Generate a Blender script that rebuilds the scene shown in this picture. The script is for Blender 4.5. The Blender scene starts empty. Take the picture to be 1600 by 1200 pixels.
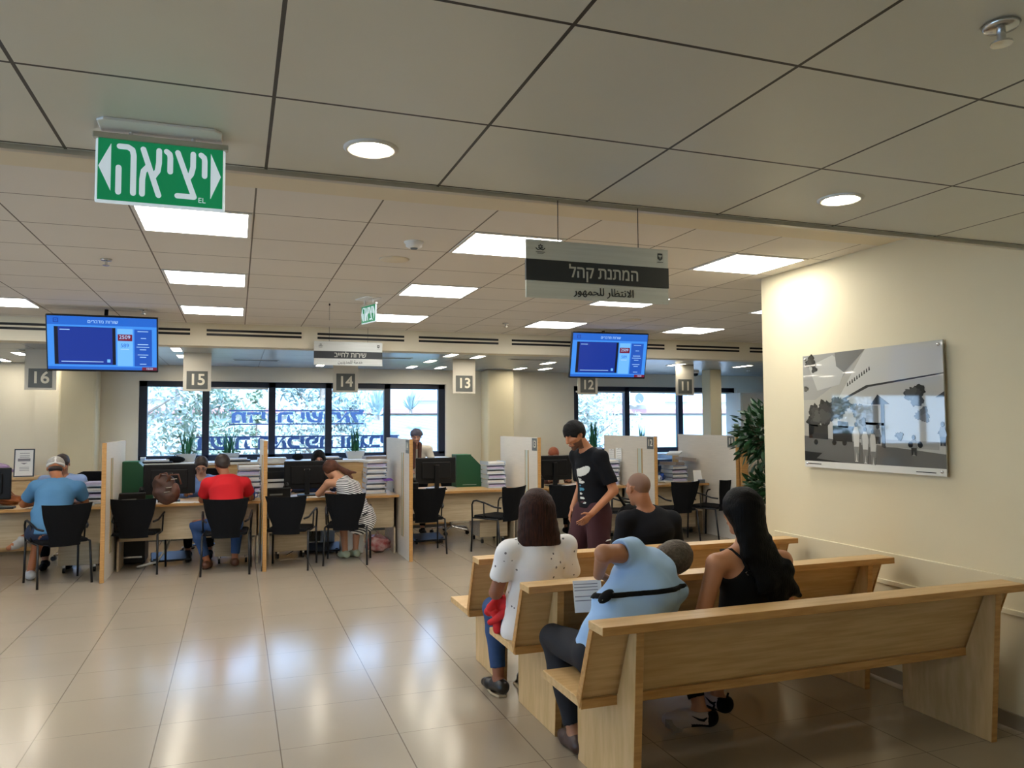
import bpy, math, random
import numpy as np
from mathutils import Vector, Matrix
SC = bpy.context.scene
COL = SC.collection
# ------------------------------------------------------------------ camera
FPX = 1205.0
yaw = math.atan(430 / FPX); pitch = math.atan(66 / math.hypot(FPX, 430)); roll = math.radians(0.3)
fw = Vector((math.sin(yaw) * math.cos(pitch), math.cos(yaw) * math.cos(pitch), math.sin(pitch)))
rt = Vector((math.cos(yaw), -math.sin(yaw), 0)); up = rt.cross(fw)
r2 = rt * math.cos(roll) - up * math.sin(roll); u2 = up * math.cos(roll) + rt * math.sin(roll)
cd = bpy.data.cameras.new('camera'); cd.sensor_width = 36; cd.lens = FPX / 1600 * 36; cd.clip_end = 300
cam = bpy.data.objects.new('camera', cd); COL.objects.link(cam)
cam.matrix_world = Matrix(((r2.x, u2.x, -fw.x, 0), (r2.y, u2.y, -fw.y, 0), (r2.z, u2.z, -fw.z, 1.63), (0, 0, 0, 1)))
SC.camera = cam
# ------------------------------------------------------------------ light and exposure
SC.view_settings.view_transform = 'Standard'; SC.view_settings.look = 'None'
SC.view_settings.gamma = 1.0; SC.view_settings.use_curve_mapping = False
SC.view_settings.exposure = 0.32
SC.cycles.use_denoising = True
SC.cycles.max_bounces = 8; SC.cycles.diffuse_bounces = 5; SC.cycles.glossy_bounces = 4; SC.cycles.transparent_max_bounces = 12
SC.cycles.sample_clamp_indirect = 6.0; SC.cycles.caustics_reflective = False; SC.cycles.caustics_refractive = False
PANEL_E = 14; SMALL_E = 26.0; DOWN_E = 75.0; SKY_E = 7.5; SUN_E = 8.5
w = bpy.data.worlds.new('world'); SC.world = w; w.use_nodes = True
nt = w.node_tree; bg = nt.nodes['Background']
tc = nt.nodes.new('ShaderNodeTexCoord'); sx = nt.nodes.new('ShaderNodeSeparateXYZ'); rp = nt.nodes.new('ShaderNodeValToRGB')
nt.links.new(tc.outputs['Generated'], sx.inputs[0]); nt.links.new(sx.outputs['Z'], rp.inputs[0]); nt.links.new(rp.outputs[0], bg.inputs[0])
rp.color_ramp.elements[0].color = (.50, .72, 1, 1); rp.color_ramp.elements[1].color = (.20, .44, 1, 1)
rp.color_ramp.elements[0].position = .05; rp.color_ramp.elements[1].position = .8
bg.inputs[1].default_value = SKY_E
sl = bpy.data.lights.new('sun', 'SUN'); sl.energy = SUN_E; sl.angle = math.radians(.6); sl.color = (.72, .86, 1)
so = bpy.data.objects.new('sun', sl); COL.objects.link(so); so.rotation_euler = (math.radians(38), 0, math.radians(-28))
random.seed(7); RND = random.Random(11)

# ------------------------------------------------------------------ helpers: materials
def lin(h):
    if isinstance(h, str):
        h = h.lstrip('#'); c = [int(h[i:i+2], 16) / 255 for i in (0, 2, 4)]
    else: c = list(h)
    return tuple(x / 12.92 if x <= .04045 else ((x + .055) / 1.055) ** 2.4 for x in c) + (1,)
MATS = {}
def mat(name, col='#808080', rough=.6, metal=0, spec=.5, emit=None, es=1.0, noise=0, nscale=8, bump=0, bscale=60, stretch=(1, 1, 1), col2=None, coat=0):
    if name in MATS: return MATS[name]
    m = bpy.data.materials.new(name); m.use_nodes = True; MATS[name] = m
    t = m.node_tree; b = t.nodes['Principled BSDF']
    b.inputs['Base Color'].default_value = lin(col); b.inputs['Roughness'].default_value = rough
    b.inputs['Metallic'].default_value = metal; b.inputs['Specular IOR Level'].default_value = spec
    b.inputs['Coat Weight'].default_value = coat
    if emit:
        b.inputs['Emission Color'].default_value = lin(emit); b.inputs['Emission Strength'].default_value = es
    if noise or bump:
        tc = t.nodes.new('ShaderNodeTexCoord'); mp = t.nodes.new('ShaderNodeMapping'); mp.inputs['Scale'].default_value = stretch
        t.links.new(tc.outputs['Object'], mp.inputs[0])
    if noise:
        n = t.nodes.new('ShaderNodeTexNoise'); n.inputs['Scale'].default_value = nscale; n.inputs['Detail'].default_value = 5
        r = t.nodes.new('ShaderNodeValToRGB'); t.links.new(mp.outputs[0], n.inputs[0]); t.links.new(n.outputs[0], r.inputs[0])
        c1 = lin(col); c2 = lin(col2) if col2 else tuple(x * (1 - noise) for x in c1[:3]) + (1,)
        r.color_ramp.elements[0].position = .35; r.color_ramp.elements[1].position = .65
        r.color_ramp.elements[0].color = c2; r.color_ramp.elements[1].color = c1
        t.links.new(r.outputs[0], b.inputs['Base Color'])
    if bump:
        n2 = t.nodes.new('ShaderNodeTexNoise'); n2.inputs['Scale'].default_value = bscale; bm = t.nodes.new('ShaderNodeBump')
        bm.inputs['Strength'].default_value = bump; bm.inputs['Distance'].default_value = .01
        t.links.new(mp.outputs[0], n2.inputs[0]); t.links.new(n2.outputs[0], bm.inputs['Height']); t.links.new(bm.outputs[0], b.inputs['Normal'])
    return m
def gridmat(name, col, line, x0, px, y0, py, wd, rough, metal=0, spec=.5, noise=.06, nscale=1.5, wy=None):
    """flat colour crossed by thin joint lines at a regular pitch in X and Y"""
    m = mat(name, col, rough, metal, spec, noise=noise, nscale=nscale); t = m.node_tree; b = t.nodes['Principled BSDF']
    src = b.inputs['Base Color'].links[0].from_socket
    tc = t.nodes.new('ShaderNodeTexCoord'); sp = t.nodes.new('ShaderNodeSeparateXYZ'); t.links.new(tc.outputs['Object'], sp.inputs[0])
    def mth(op, a, bb):
        n = t.nodes.new('ShaderNodeMath'); n.operation = op
        for i, v in enumerate((a, bb)):
            if isinstance(v, (int, float)): n.inputs[i].default_value = v
            elif v is not None: t.links.new(v, n.inputs[i])
        return n.outputs[0]
    def band(s, o, p, wd):
        f = mth('FRACT', mth('DIVIDE', mth('SUBTRACT', s, o - wd / 2), p), None); return mth('LESS_THAN', f, wd / p)
    k = mth('MAXIMUM', band(sp.outputs[0], x0 - 50 * px, px, wd), band(sp.outputs[1], y0 - 50 * py, py, wy or wd))
    mx = t.nodes.new('ShaderNodeMix'); mx.data_type = 'RGBA'; t.links.new(k, mx.inputs[0]); t.links.new(src, mx.inputs[6]); mx.inputs[7].default_value = lin(line)
    t.links.new(mx.outputs[2], b.inputs['Base Color'])
    bp = t.nodes.new('ShaderNodeBump'); bp.inputs['Strength'].default_value = .6; bp.inputs['Distance'].default_value = .004; bp.invert = True
    t.links.new(k, bp.inputs['Height']); t.links.new(bp.outputs[0], b.inputs['Normal'])
    if metal:
        t.links.new(mth('MULTIPLY', mth('SUBTRACT', 1, k), metal), b.inputs['Metallic'])
    return m
def stripemat(name, c1, c2, axis, pitch, duty, rough=.7, dist=0):
    m = mat(name, c1, rough); t = m.node_tree; b = t.nodes['Principled BSDF']
    tc = t.nodes.new('ShaderNodeTexCoord'); mp = t.nodes.new('ShaderNodeVectorMath'); mp.operation = 'DOT_PRODUCT'; mp.inputs[1].default_value = axis
    t.links.new(tc.outputs['Object'], mp.inputs[0]); v = mp.outputs['Value']
    if dist:
        n = t.nodes.new('ShaderNodeTexNoise'); n.inputs['Scale'].default_value = 6; t.links.new(tc.outputs['Object'], n.inputs[0])
        a = t.nodes.new('ShaderNodeMath'); a.operation = 'MULTIPLY_ADD'; a.inputs[1].default_value = dist; t.links.new(n.outputs[0], a.inputs[0]); t.links.new(v, a.inputs[2]); v = a.outputs[0]
    d = t.nodes.new('ShaderNodeMath'); d.operation = 'DIVIDE'; d.inputs[1].default_value = pitch; t.links.new(v, d.inputs[0])
    f = t.nodes.new('ShaderNodeMath'); f.operation = 'FRACT'; t.links.new(d.outputs[0], f.inputs[0])
    l = t.nodes.new('ShaderNodeMath'); l.operation = 'LESS_THAN'; l.inputs[1].default_value = duty; t.links.new(f.outputs[0], l.inputs[0])
    mx = t.nodes.new('ShaderNodeMix'); mx.data_type = 'RGBA'; t.links.new(l.outputs[0], mx.inputs[0]); mx.inputs[6].default_value = lin(c1); mx.inputs[7].default_value = lin(c2)
    t.links.new(mx.outputs[2], b.inputs['Base Color']); return m
def dotmat(name, c1, c2, scale, thr, rough=.85):
    m = mat(name, c1, rough); t = m.node_tree; b = t.nodes['Principled BSDF']
    tc = t.nodes.new('ShaderNodeTexCoord'); v = t.nodes.new('ShaderNodeTexVoronoi'); v.inputs['Scale'].default_value = scale
    t.links.new(tc.outputs['Object'], v.inputs[0]); l = t.nodes.new('ShaderNodeMath'); l.operation = 'LESS_THAN'; l.inputs[1].default_value = thr
    t.links.new(v.outputs['Distance'], l.inputs[0]); mx = t.nodes.new('ShaderNodeMix'); mx.data_type = 'RGBA'; t.links.new(l.outputs[0], mx.inputs[0])
    mx.inputs[6].default_value = lin(c1); mx.inputs[7].default_value = lin(c2); t.links.new(mx.outputs[2], b.inputs['Base Color']); return m
def glassmat(name, tint=(1, 1, 1, 1), gl=.08):
    m = bpy.data.materials.new(name); m.use_nodes = True; t = m.node_tree; t.nodes.clear(); MATS[name] = m
    o = t.nodes.new('ShaderNodeOutputMaterial'); a = t.nodes.new('ShaderNodeBsdfTransparent'); g = t.nodes.new('ShaderNodeBsdfGlossy')
    a.inputs[0].default_value = tint; g.inputs['Roughness'].default_value = .02; mx = t.nodes.new('ShaderNodeMixShader'); mx.inputs[0].default_value = gl
    t.links.new(a.outputs[0], mx.inputs[1]); t.links.new(g.outputs[0], mx.inputs[2]); t.links.new(mx.outputs[0], o.inputs[0]); return m

# ------------------------------------------------------------------ helpers: meshes
class MB:
    def __init__(s): s.v = []; s.f = []; s.m = []; s.mi = 0
    def add(s, vs, fs, mi=None):
        n = len(s.v); s.v += [tuple(p) for p in vs]; s.f += [tuple(i + n for i in f) for f in fs]; s.m += [s.mi if mi is None else mi] * len(fs); return s
    def box(s, x0, x1, y0, y1, z0, z1, M=None, mi=None):
        vs = [Vector((x, y, z)) for x in (x0, x1) for y in (y0, y1) for z in (z0, z1)]
        if M is not None: vs = [M @ v for v in vs]
        return s.add(vs, [(0, 1, 3, 2), (4, 6, 7, 5), (0, 4, 5, 1), (2, 3, 7, 6), (0, 2, 6, 4), (1, 5, 7, 3)], mi)
    def tube(s, pts, r, n=8, closed=False, mi=None):
        pts = [Vector(p) for p in pts]; rs = r if isinstance(r, (list, tuple)) else [r] * len(pts); k = len(pts); rings = []
        d0 = (pts[1] - pts[0]).normalized(); u = d0.orthogonal().normalized()
        for i, p in enumerate(pts):
            a = pts[i - 1] if (i or closed) else pts[i]; b = pts[(i + 1) % k] if (i < k - 1 or closed) else pts[i]
            d = (b - a).normalized(); u = (u - d * u.dot(d)).normalized(); v = d.cross(u)
            rings.append([p + (u * math.cos(2 * math.pi * j / n) + v * math.sin(2 * math.pi * j / n)) * rs[i] for j in range(n)])
        vs = [q for rg in rings for q in rg]; fs = []
        for i in range(k if closed else k - 1):
            for j in range(n):
                a = i * n + j; b = i * n + (j + 1) % n; c = ((i + 1) % k) * n + (j + 1) % n; d = ((i + 1) % k) * n + j; fs.append((a, b, c, d))
        if not closed: fs += [tuple(range(n - 1, -1, -1)), tuple(range((k - 1) * n, k * n))]
        return s.add(vs, fs, mi)
    def lathe(s, prof, c=(0, 0, 0), n=16, mi=None, M=None):
        vs = []; fs = []
        for r, z in prof:
            for j in range(n):
                p = Vector((r * math.cos(2 * math.pi * j / n), r * math.sin(2 * math.pi * j / n), z))
                if M is not None: p = M @ p
                vs.append(p + Vector(c))
        k = len(prof)
        for i in range(k - 1):
            for j in range(n): fs.append((i * n + j, i * n + (j + 1) % n, (i + 1) * n + (j + 1) % n, (i + 1) * n + j))
        fs += [tuple(range(n - 1, -1, -1)), tuple(range((k - 1) * n, k * n))]
        return s.add(vs, fs, mi)
    def prism(s, poly, a, b, axis='y', mi=None, M=None):
        """extrude a 2-D outline from a to b along an axis (x: outline is y,z; y: x,z; z: x,y)"""
        def P(p, t): return {'x': (t, p[0], p[1]), 'y': (p[0], t, p[1]), 'z': (p[0], p[1], t)}[axis]
        n = len(poly); vs = [Vector(P(p, a)) for p in poly] + [Vector(P(p, b)) for p in poly]
        if M is not None: vs = [M @ v for v in vs]
        return s.add(vs, [tuple(range(n)), tuple(range(2 * n - 1, n - 1, -1))] + [(i, i + n, (i + 1) % n + n, (i + 1) % n) for i in range(n)], mi)
    def stroke(s, pts, wd, y0, y1, mi=None):
        """flat letter stroke with round ends in the x-z plane"""
        s.kk = getattr(s, 'kk', 0) + 1; y0 += (y1 - y0) * .06 * (s.kk % 5)
        for jj, (a, b) in enumerate(zip(pts, pts[1:])):
            a = Vector(a); b = Vector(b); d = (b - a).normalized(); n = Vector((-d.y, d.x)) * wd / 2
            s.prism([tuple(a + n), tuple(a - n), tuple(b - n), tuple(b + n)], y0 + (y1 - y0) * .012 * (jj % 3), y1, 'y', mi)
        for i, p in enumerate(pts): s.prism([(p[0] + wd / 2 * math.cos(t * math.pi / 6), p[1] + wd / 2 * math.sin(t * math.pi / 6)) for t in range(12)], y0 + (y1 - y0) * (.04 + .003 * i), y1, 'y', mi)
        return s
    def blob(s, c, r, n=8, mi=None, M=None):
        vs = []; fs = []
        for i in range(n + 1):
            th = math.pi * i / n
            for j in range(2 * n):
                ph = math.pi * j / n; p = Vector((r[0] * math.sin(th) * math.cos(ph), r[1] * math.sin(th) * math.sin(ph), r[2] * math.cos(th)))
                if M is not None: p = M @ p
                vs.append(p + Vector(c))
        for i in range(n):
            for j in range(2 * n): fs.append((i * 2 * n + j, (i + 1) * 2 * n + j, (i + 1) * 2 * n + (j + 1) % (2 * n), i * 2 * n + (j + 1) % (2 * n)))
        return s.add(vs, fs, mi)
    def build(s, name, m, parent=None, bevel=0, smooth=False, kind=None, world=False, off=None):
        me = bpy.data.meshes.new(name); V = s.v
        if world and parent is not None:
            o = wloc(parent); V = [(p[0] - o.x, p[1] - o.y, p[2] - o.z) for p in V]
        me.from_pydata(V, [], s.f); me.validate(); 
        ms = m if isinstance(m, (list, tuple)) else [m]
        for q in ms: me.materials.append(q)
        if len(ms) > 1 and len(me.polygons) == len(s.m): me.polygons.foreach_set('material_index', s.m)
        import bmesh
        bm = bmesh.new(); bm.from_mesh(me); bmesh.ops.recalc_face_normals(bm, faces=bm.faces); bm.to_mesh(me); bm.free()
        ob = bpy.data.objects.new(name, me); COL.objects.link(ob)
        if parent is not None: ob.parent = parent
        if smooth: me.shade_smooth()
        if bevel:
            b = ob.modifiers.new('bevel', 'BEVEL'); b.width = bevel; b.segments = 2; b.limit_method = 'ANGLE'; b.angle_limit = math.radians(50)
        if kind: ob['kind'] = kind
        return ob
def wloc(o):
    p = Vector((0, 0, 0))
    while o is not None: p += o.location; o = o.parent
    return p
def tag(o, label, cat, group=None):
    o['label'] = label; o['category'] = cat
    if group: o['group'] = group
    return o
def T(name, label, cat, loc=(0, 0, 0), rz=0, group=None):
    o = bpy.data.objects.new(name, None); o.empty_display_size = .05; COL.objects.link(o); o.location = loc; o.rotation_euler = (0, 0, rz)
    return tag(o, label, cat, group)
KIDS = {}
def copy_thing(root, loc, rz, label, group=None):
    r = root.copy(); COL.objects.link(r); r.location = loc; r.rotation_euler = (root.rotation_euler.x, root.rotation_euler.y, rz); r['label'] = label
    if group: r['group'] = group
    def rec(a, b):
        for ch in list(a.children):
            c = ch.copy(); COL.objects.link(c); c.parent = b; rec(ch, c)
    rec(root, r); return r
def textobj(s, size, m, parent, loc, name='lettering', rz=0, rx=math.pi / 2, ext=.002, bold=0, sx=1, align='CENTER'):
    # glyph outlines are filled here with a constrained triangulation, then given thickness
    from mathutils.geometry import delaunay_2d_cdt
    c = bpy.data.curves.new(name, 'FONT'); c.body = s; c.size = size; c.fill_mode = 'NONE' if hasattr(c, 'fill_mode') else 'BOTH'; c.offset = bold; c.align_x = align; c.align_y = 'CENTER'; c.resolution_u = 4
    o = bpy.data.objects.new(name, c); COL.objects.link(o)
    dg = bpy.context.evaluated_depsgraph_get(); ol = bpy.data.meshes.new_from_object(o.evaluated_get(dg)); bpy.data.objects.remove(o)
    P2 = np.array([(v.co.x, v.co.y) for v in ol.vertices]) / size; E2 = np.array([tuple(e.vertices) for e in ol.edges])
    def inside(q):
        A_, B_ = P2o[E2[:, 0]], P2o[E2[:, 1]]; c_ = (A_[None, :, 1] > q[:, None, 1]) != (B_[None, :, 1] > q[:, None, 1])
        xx = A_[None, :, 0] + (q[:, None, 1] - A_[None, :, 1]) / (B_[None, :, 1] - A_[None, :, 1] + 1e-12) * (B_[None, :, 0] - A_[None, :, 0]); return ((c_ & (xx > q[:, None, 0])).sum(1) % 2) == 1
    P2o = P2.copy()
    if bold:
        # thicken: push every outline point away from the inked side
        nb = {}
        for i, j in E2: nb.setdefault(int(i), []).append(int(j)); nb.setdefault(int(j), []).append(int(i))
        N2 = np.zeros_like(P2)
        for i, q in nb.items():
            if len(q) == 2:
                d1 = P2[i] - P2[q[0]]; d2 = P2[q[1]] - P2[i]; d1 /= np.linalg.norm(d1) + 1e-9; d2 /= np.linalg.norm(d2) + 1e-9; d = d1 + d2; mm = np.array((-d[1], d[0])); l = np.linalg.norm(mm); N2[i] = mm / l * min(1.5, 2 / max(l, .5)) if l > 1e-6 else 0
        fl = inside(P2 + N2 * .003); N2[fl] *= -1; P2 = P2 + N2 * bold / size
    vs, es, fs, _, _, _ = delaunay_2d_cdt([Vector(p) for p in P2], [tuple(int(x) for x in e) for e in E2], [], 0, 1e-6)
    P2o = P2; cen = np.array([sum((np.array(vs[i]) for i in f), np.zeros(2)) / len(f) for f in fs]); keep = inside(cen); fs = [f for f, q in zip(fs, keep) if q]
    k = size
    fs = [tuple(f) for f in fs]; n = len(vs); cnt = {}
    for f in fs:
        for i in range(len(f)): e = (f[i], f[(i + 1) % len(f)]); cnt[e] = 1
    V = [(v.x * size, v.y * size, ext) for v in vs] + [(v.x * size, v.y * size, -ext) for v in vs]
    F = fs + [tuple(i + n for i in reversed(f)) for f in fs] + [(e[0], e[0] + n, e[1] + n, e[1]) for e in cnt if (e[1], e[0]) not in cnt]
    me = bpy.data.meshes.new(name); me.from_pydata(V, [], F); me.validate()
    me.transform(Matrix.Rotation(rz, 4, 'Z') @ Matrix.Rotation(rx, 4, 'X') @ Matrix.Diagonal((sx, 1, 1, 1)))
    me.materials.clear(); me.materials.append(m); ob = bpy.data.objects.new(name, me); COL.objects.link(ob); ob.location = loc
    if parent is not None: ob.parent = parent
    return ob
def struct(name, mb, m, parent=None, **k): return mb.build(name, m, parent, kind='structure', **k)

# ------------------------------------------------------------------ palette
M_wall = mat('wall_paint', '#dacfae', .75, noise=.03, nscale=2)
M_wall2 = mat('back_wall_paint', '#e0dac8', .8, noise=.03, nscale=2)
M_dado = mat('dado_paint', '#d2c8a9', .7)
M_bulk = mat('bulkhead_paint', '#ded6c0', .8)
M_trim = mat('aluminium_trim', '#c8c4b8', .35, .8)
M_base = mat('baseboard_tile', '#867c6c', .4)
M_black = mat('black_plastic', '#0e0f11', .45, spec=.35)
M_blackf = mat('black_fabric', '#0b0c0f', .9, spec=.2, bump=.2, bscale=250)
M_dkmetal = mat('black_metal', '#17181b', .4, .3)
M_chrome = mat('chrome', '#d0d0d0', .2, 1)
M_white = mat('white_plastic', '#e6e6e2', .5)
M_lam = mat('white_laminate', '#d8d0c2', .45, noise=.05, nscale=4, stretch=(1, 1, 14))
M_oak = mat('oak_bench', '#cfae7c', .42, noise=.1, nscale=3.0, stretch=(1.2, 9, 16), col2='#bd9a66', bump=.04, bscale=30)
M_oakv = mat('oak_vertical', '#d0b080', .42, noise=.1, nscale=3.0, stretch=(9, 9, 1.5), col2='#c0a06c')
M_oakend = mat('oak_edge', '#bf9257', .5, noise=.1, nscale=3, stretch=(2, 12, 20), col2='#a97c45')
M_desk = mat('desk_oak', '#cfae7c', .4, noise=.08, nscale=3, stretch=(1.5, 10, 10), col2='#c09a64')
M_deskpanel = mat('desk_panel_ash', '#c7b698', .5, noise=.08, nscale=3, stretch=(1.2, 8, 14), col2='#b8a687')
M_frame = mat('window_frame_dark', '#1c2435', .35, .2)
M_glass = glassmat('window_glass', (.97, .99, 1, 1), .05)
M_signgrey = mat('sign_brushed_metal', '#cdd1ce', .4, .15, noise=.1, nscale=3, stretch=(1, 1, 30))
M_signdark = mat('sign_dark_band', '#242a30', .5)
M_signtxt = mat('sign_letter_grey', '#b9bab2', .5)
M_num = mat('number_plate_grey', '#5c5f5c', .5)
M_paper = mat('paper_white', '#e8e8e6', .8)
M_paper2 = mat('paper_lilac', '#c8c0dc', .8)
M_tray = mat('clear_tray_plastic', '#c4d0e0', .2, spec=.6)
M_green = mat('dark_green_metal', '#0f4a2c', .45)
M_leaf = mat('leaf_green', '#1f4a26', .45, noise=.4, nscale=20)
# ------------------------------------------------------------------ the room
X0, X1, Y0, Y1 = -7.5, 10.6, -2.6, 12.5
M_floor = gridmat('floor_tiles', '#a39786', '#75695a', .227, .6, 4.125, .57, .006, .18, spec=.8, noise=.05, nscale=1.2, wy=.0032)
M_ceil1 = gridmat('ceiling_metal_panels', '#e0e2d9', '#26251f', .083, .6, 1.5, .6, .010, .4, .15, noise=.06, nscale=1.0)
M_ceil2 = gridmat('ceiling_mineral_panels', '#e2dfd8', '#77726a', .075, .617, 4.345, .595, .009, .9, noise=.03)
M_ceil3 = gridmat('ceiling_satin_panels', '#aeb2b2', '#6b6d6e', .3, 1.25, 9.6, .6, .012, .32, .5, noise=.03)
struct('floor', MB().box(X0, X1, Y0, Y1 + .3, -.1, 0), M_floor)
struct('ceiling_entrance', MB().box(X0, 3.92, Y0, 2.72, 2.5, 2.56), M_ceil1)
struct('ceiling_entrance_upstand', MB().box(X0, 3.92, 2.72, 2.735, 2.488, 2.775), [M_bulk])
struct('trim_1', MB().box(X0, 3.92, 2.715, 2.742, 2.484, 2.502), M_trim)
struct('ceiling_hall', MB().box(X0, X1, 3.87, 9.25, 2.775, 2.83), M_ceil2)
struct('ceiling_plain_strip', MB().box(X0, X1, 2.735, 3.87, 2.773, 2.83), M_bulk)
# bulkhead with two-slot air grilles
struct('wall_bulkhead', MB().box(X0, X1, 9.25, 9.5, 2.52, 2.83), M_bulk)
struct('ceiling_counter', MB().box(X0, X1, 9.5, 12.8, 2.52, 2.6), M_ceil3)
g0 = None
gl = ['leftmost, beside the left screen', 'behind the left screen', 'between the left screen and the small hanging sign', 'above the small hanging sign', 'right of the small hanging sign', 'left of the right screen', 'right behind the right screen', 'right of the right screen', 'rightmost, beside the wall edge']
for i, x in enumerate([-2.73, -1.53, -.33, .88, 2.09, 3.3, 4.5, 5.72, 6.93]):
    if g0 is None:
        g0 = T('air_grille', 'black two-slot air grille in the bulkhead, ' + gl[0], 'air vent', (x, 9.25, 2.67), group='slot grilles in the bulkhead')
        for z in (-.034, .012): MB().box(0, 1.03, -.004, .02, z, z + .026).build('slot', M_black, g0)
        MB().box(0, 1.03, -.003, .01, -.0078, .0118).build('divider', M_bulk, g0)
        g0.location = (x, 9.25, 2.67)
    else: copy_thing(g0, (x, 9.25, 2.67), 0, 'black two-slot air grille in the bulkhead, ' + gl[i])
# walls
struct('wall_right', MB().box(3.92, 4.22, Y0, 5.07, 0, 2.775), M_wall)
struct('wall_right_return', MB().box(4.22, X1, 4.77, 5.07, 0, 2.775), M_wall)
wl = MB()
for b in ((Y0, -1.8, 0, 2.83), (5.6, 12.8, 0, 2.83), (-1.8, 5.6, 0, .9), (-1.8, 5.6, 2.35, 2.83)): wl.box(X0 - .2, X0, *b)
struct('wall_left', wl, M_wall2)
t = bpy.data.objects.new('window_4', None); COL.objects.link(t); t['kind'] = 'structure'; t.location = (X0, 1.9, .9)  # out-of-view window added on the left wall to let in cool fill light
f = MB()
for z in (.9, 2.29): f.box(X0 - .12, X0 - .04, -1.8, 5.6, z, z + .06)
for k in range(6): f.box(X0 - .12, X0 - .04, -1.8 + k * 1.464 , -1.72 + k * 1.464, .96, 2.29)
f.build('window_frame', M_frame, t, world=True, kind='structure')
for k in range(5): MB().box(X0 - .085, X0 - .08, -1.72 + k * 1.464, -.336 + k * 1.464, .96, 2.29).build('window_pane', M_glass, t, world=True, kind='structure')
struct('wall_behind', MB().box(X0, 4.22, Y0 - .2, Y0, 0, 2.83), M_wall2)
struct('wall_far_right', MB().box(X1, X1 + .2, 4.77, 12.8, 0, 2.83), M_wall2)
# low dado sheet on the right wall with a light top edge, pipe-like rail, and baseboard
struct('trim_2', MB().box(3.905, 3.92, Y0, 4.96, .08, .80), M_dado, bevel=.004)
struct('trim_3', MB().box(3.888, 3.905, Y0, 4.1, .60, .63), M_dado, bevel=.004)
struct('baseboard_right', MB().box(3.9, 3.92, Y0, 5.07, 0, .08), M_base)
struct('baseboard_corner', MB().box(3.9, 4.6, 5.07, 5.085, 0, .08), M_base)
# window wall with three openings
wins = [(-7.2, -3.4, 1.14, 2.29), (-1.35, 3.26, 1.14, 2.29), (5.58, 8.96, 1.14, 2.29)]
mb = MB(); yb0, yb1 = 12.4, 12.65
mb.box(X0, X1, yb0, yb1, 0, 1.1); mb.box(X0, X1, yb0, yb1, 2.29, 2.6)
xs = [X0] + [q for a in wins for q in a[:2]] + [X1]
for i in range(0, len(xs), 2): mb.box(xs[i], xs[i + 1], yb0, yb1, 1.1, 2.29)
struct('wall_window_side', mb, M_wall2)
splits = [[-7.2, -5.95, -4.7, -3.4], [-1.35, -.44, .512, 1.366, 2.298, 3.26], [5.58, 6.66, 7.776, 8.96]]
for k, ((a, b, z0, z1), sp) in enumerate(zip(wins, splits)):
    t = bpy.data.objects.new('window_%d' % (k + 1), None); COL.objects.link(t); t['kind'] = 'structure'; t.location = ((a + b) / 2, 12.5, z0)
    f = MB(); f.box(a, b, 12.46, 12.56, z0 - .04, z0 + .045); f.box(a, b, 12.46, 12.56, z1 - .085, z1)
    for i, x in enumerate(sp):
        if i == 0: f.box(x, x + .11, 12.46, 12.56, z0, z1)
        elif i == len(sp) - 1: f.box(x - .11, x, 12.46, 12.56, z0, z1)
        else: f.box(x - .05, x + .05, 12.46, 12.56, z0, z1)
    f.build('window_frame', M_frame, t, world=True, kind='structure', bevel=.004)
    for i in range(len(sp) - 1):
        p = MB(); p.box(sp[i] + .05, sp[i + 1] - .05, 12.51, 12.516, z0 + .045, z1 - .085); p.build('window_pane', M_glass, t, world=True, kind='structure')
        if i % 2 == 1 or k != 1:
            r = MB(); r.tube([(sp[i] + .06, 12.44, z1 - .1), (sp[i + 1] - .06, 12.44, z1 - .1)], .016, 8); r.build('blind_roll', M_white, t, world=True, kind='structure', smooth=True)
# pilasters between the windows (front faces stepped towards the room)
struct('wall_pilaster_1', MB().box(3.86, 4.32, 12.0, 12.4, 0, 2.52), M_wall, bevel=.03)
struct('wall_pilaster_2', MB().box(4.32, 4.5, 12.2, 12.4, 0, 2.52), M_wall2)
struct('wall_pilaster_3', MB().box(-2.3, -1.84, 12.0, 12.4, 0, 2.52), M_wall, bevel=.03)
struct('wall_pilaster_4', MB().box(-2.62, -2.3, 12.2, 12.4, 0, 2.52), M_wall2)
struct('wall_column', MB().box(7.44, 7.66, 11.0, 11.25, 0, 2.52), M_wall, bevel=.01)
# door-height white cupboards against the far right wall
t = T('tall_cupboard', 'white tall cupboard at the far right behind the leafy plant', 'cupboard', (8.85, 11.5, 0))
MB().box(-.45, 1.5, 0, .44, 0, 2.16).build('body', M_white, t, bevel=.004)
for i in range(3): 
    d = MB().box(-.43 + i * .645, -.43 + i * .645 + .62, -.02, 0, .06, 2.13).build('door', M_white, t, bevel=.004)
    MB().box(.13 + i * .645, .145 + i * .645, -.04, -.02, 1, 1.15).build('handle', M_chrome, d)

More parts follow.
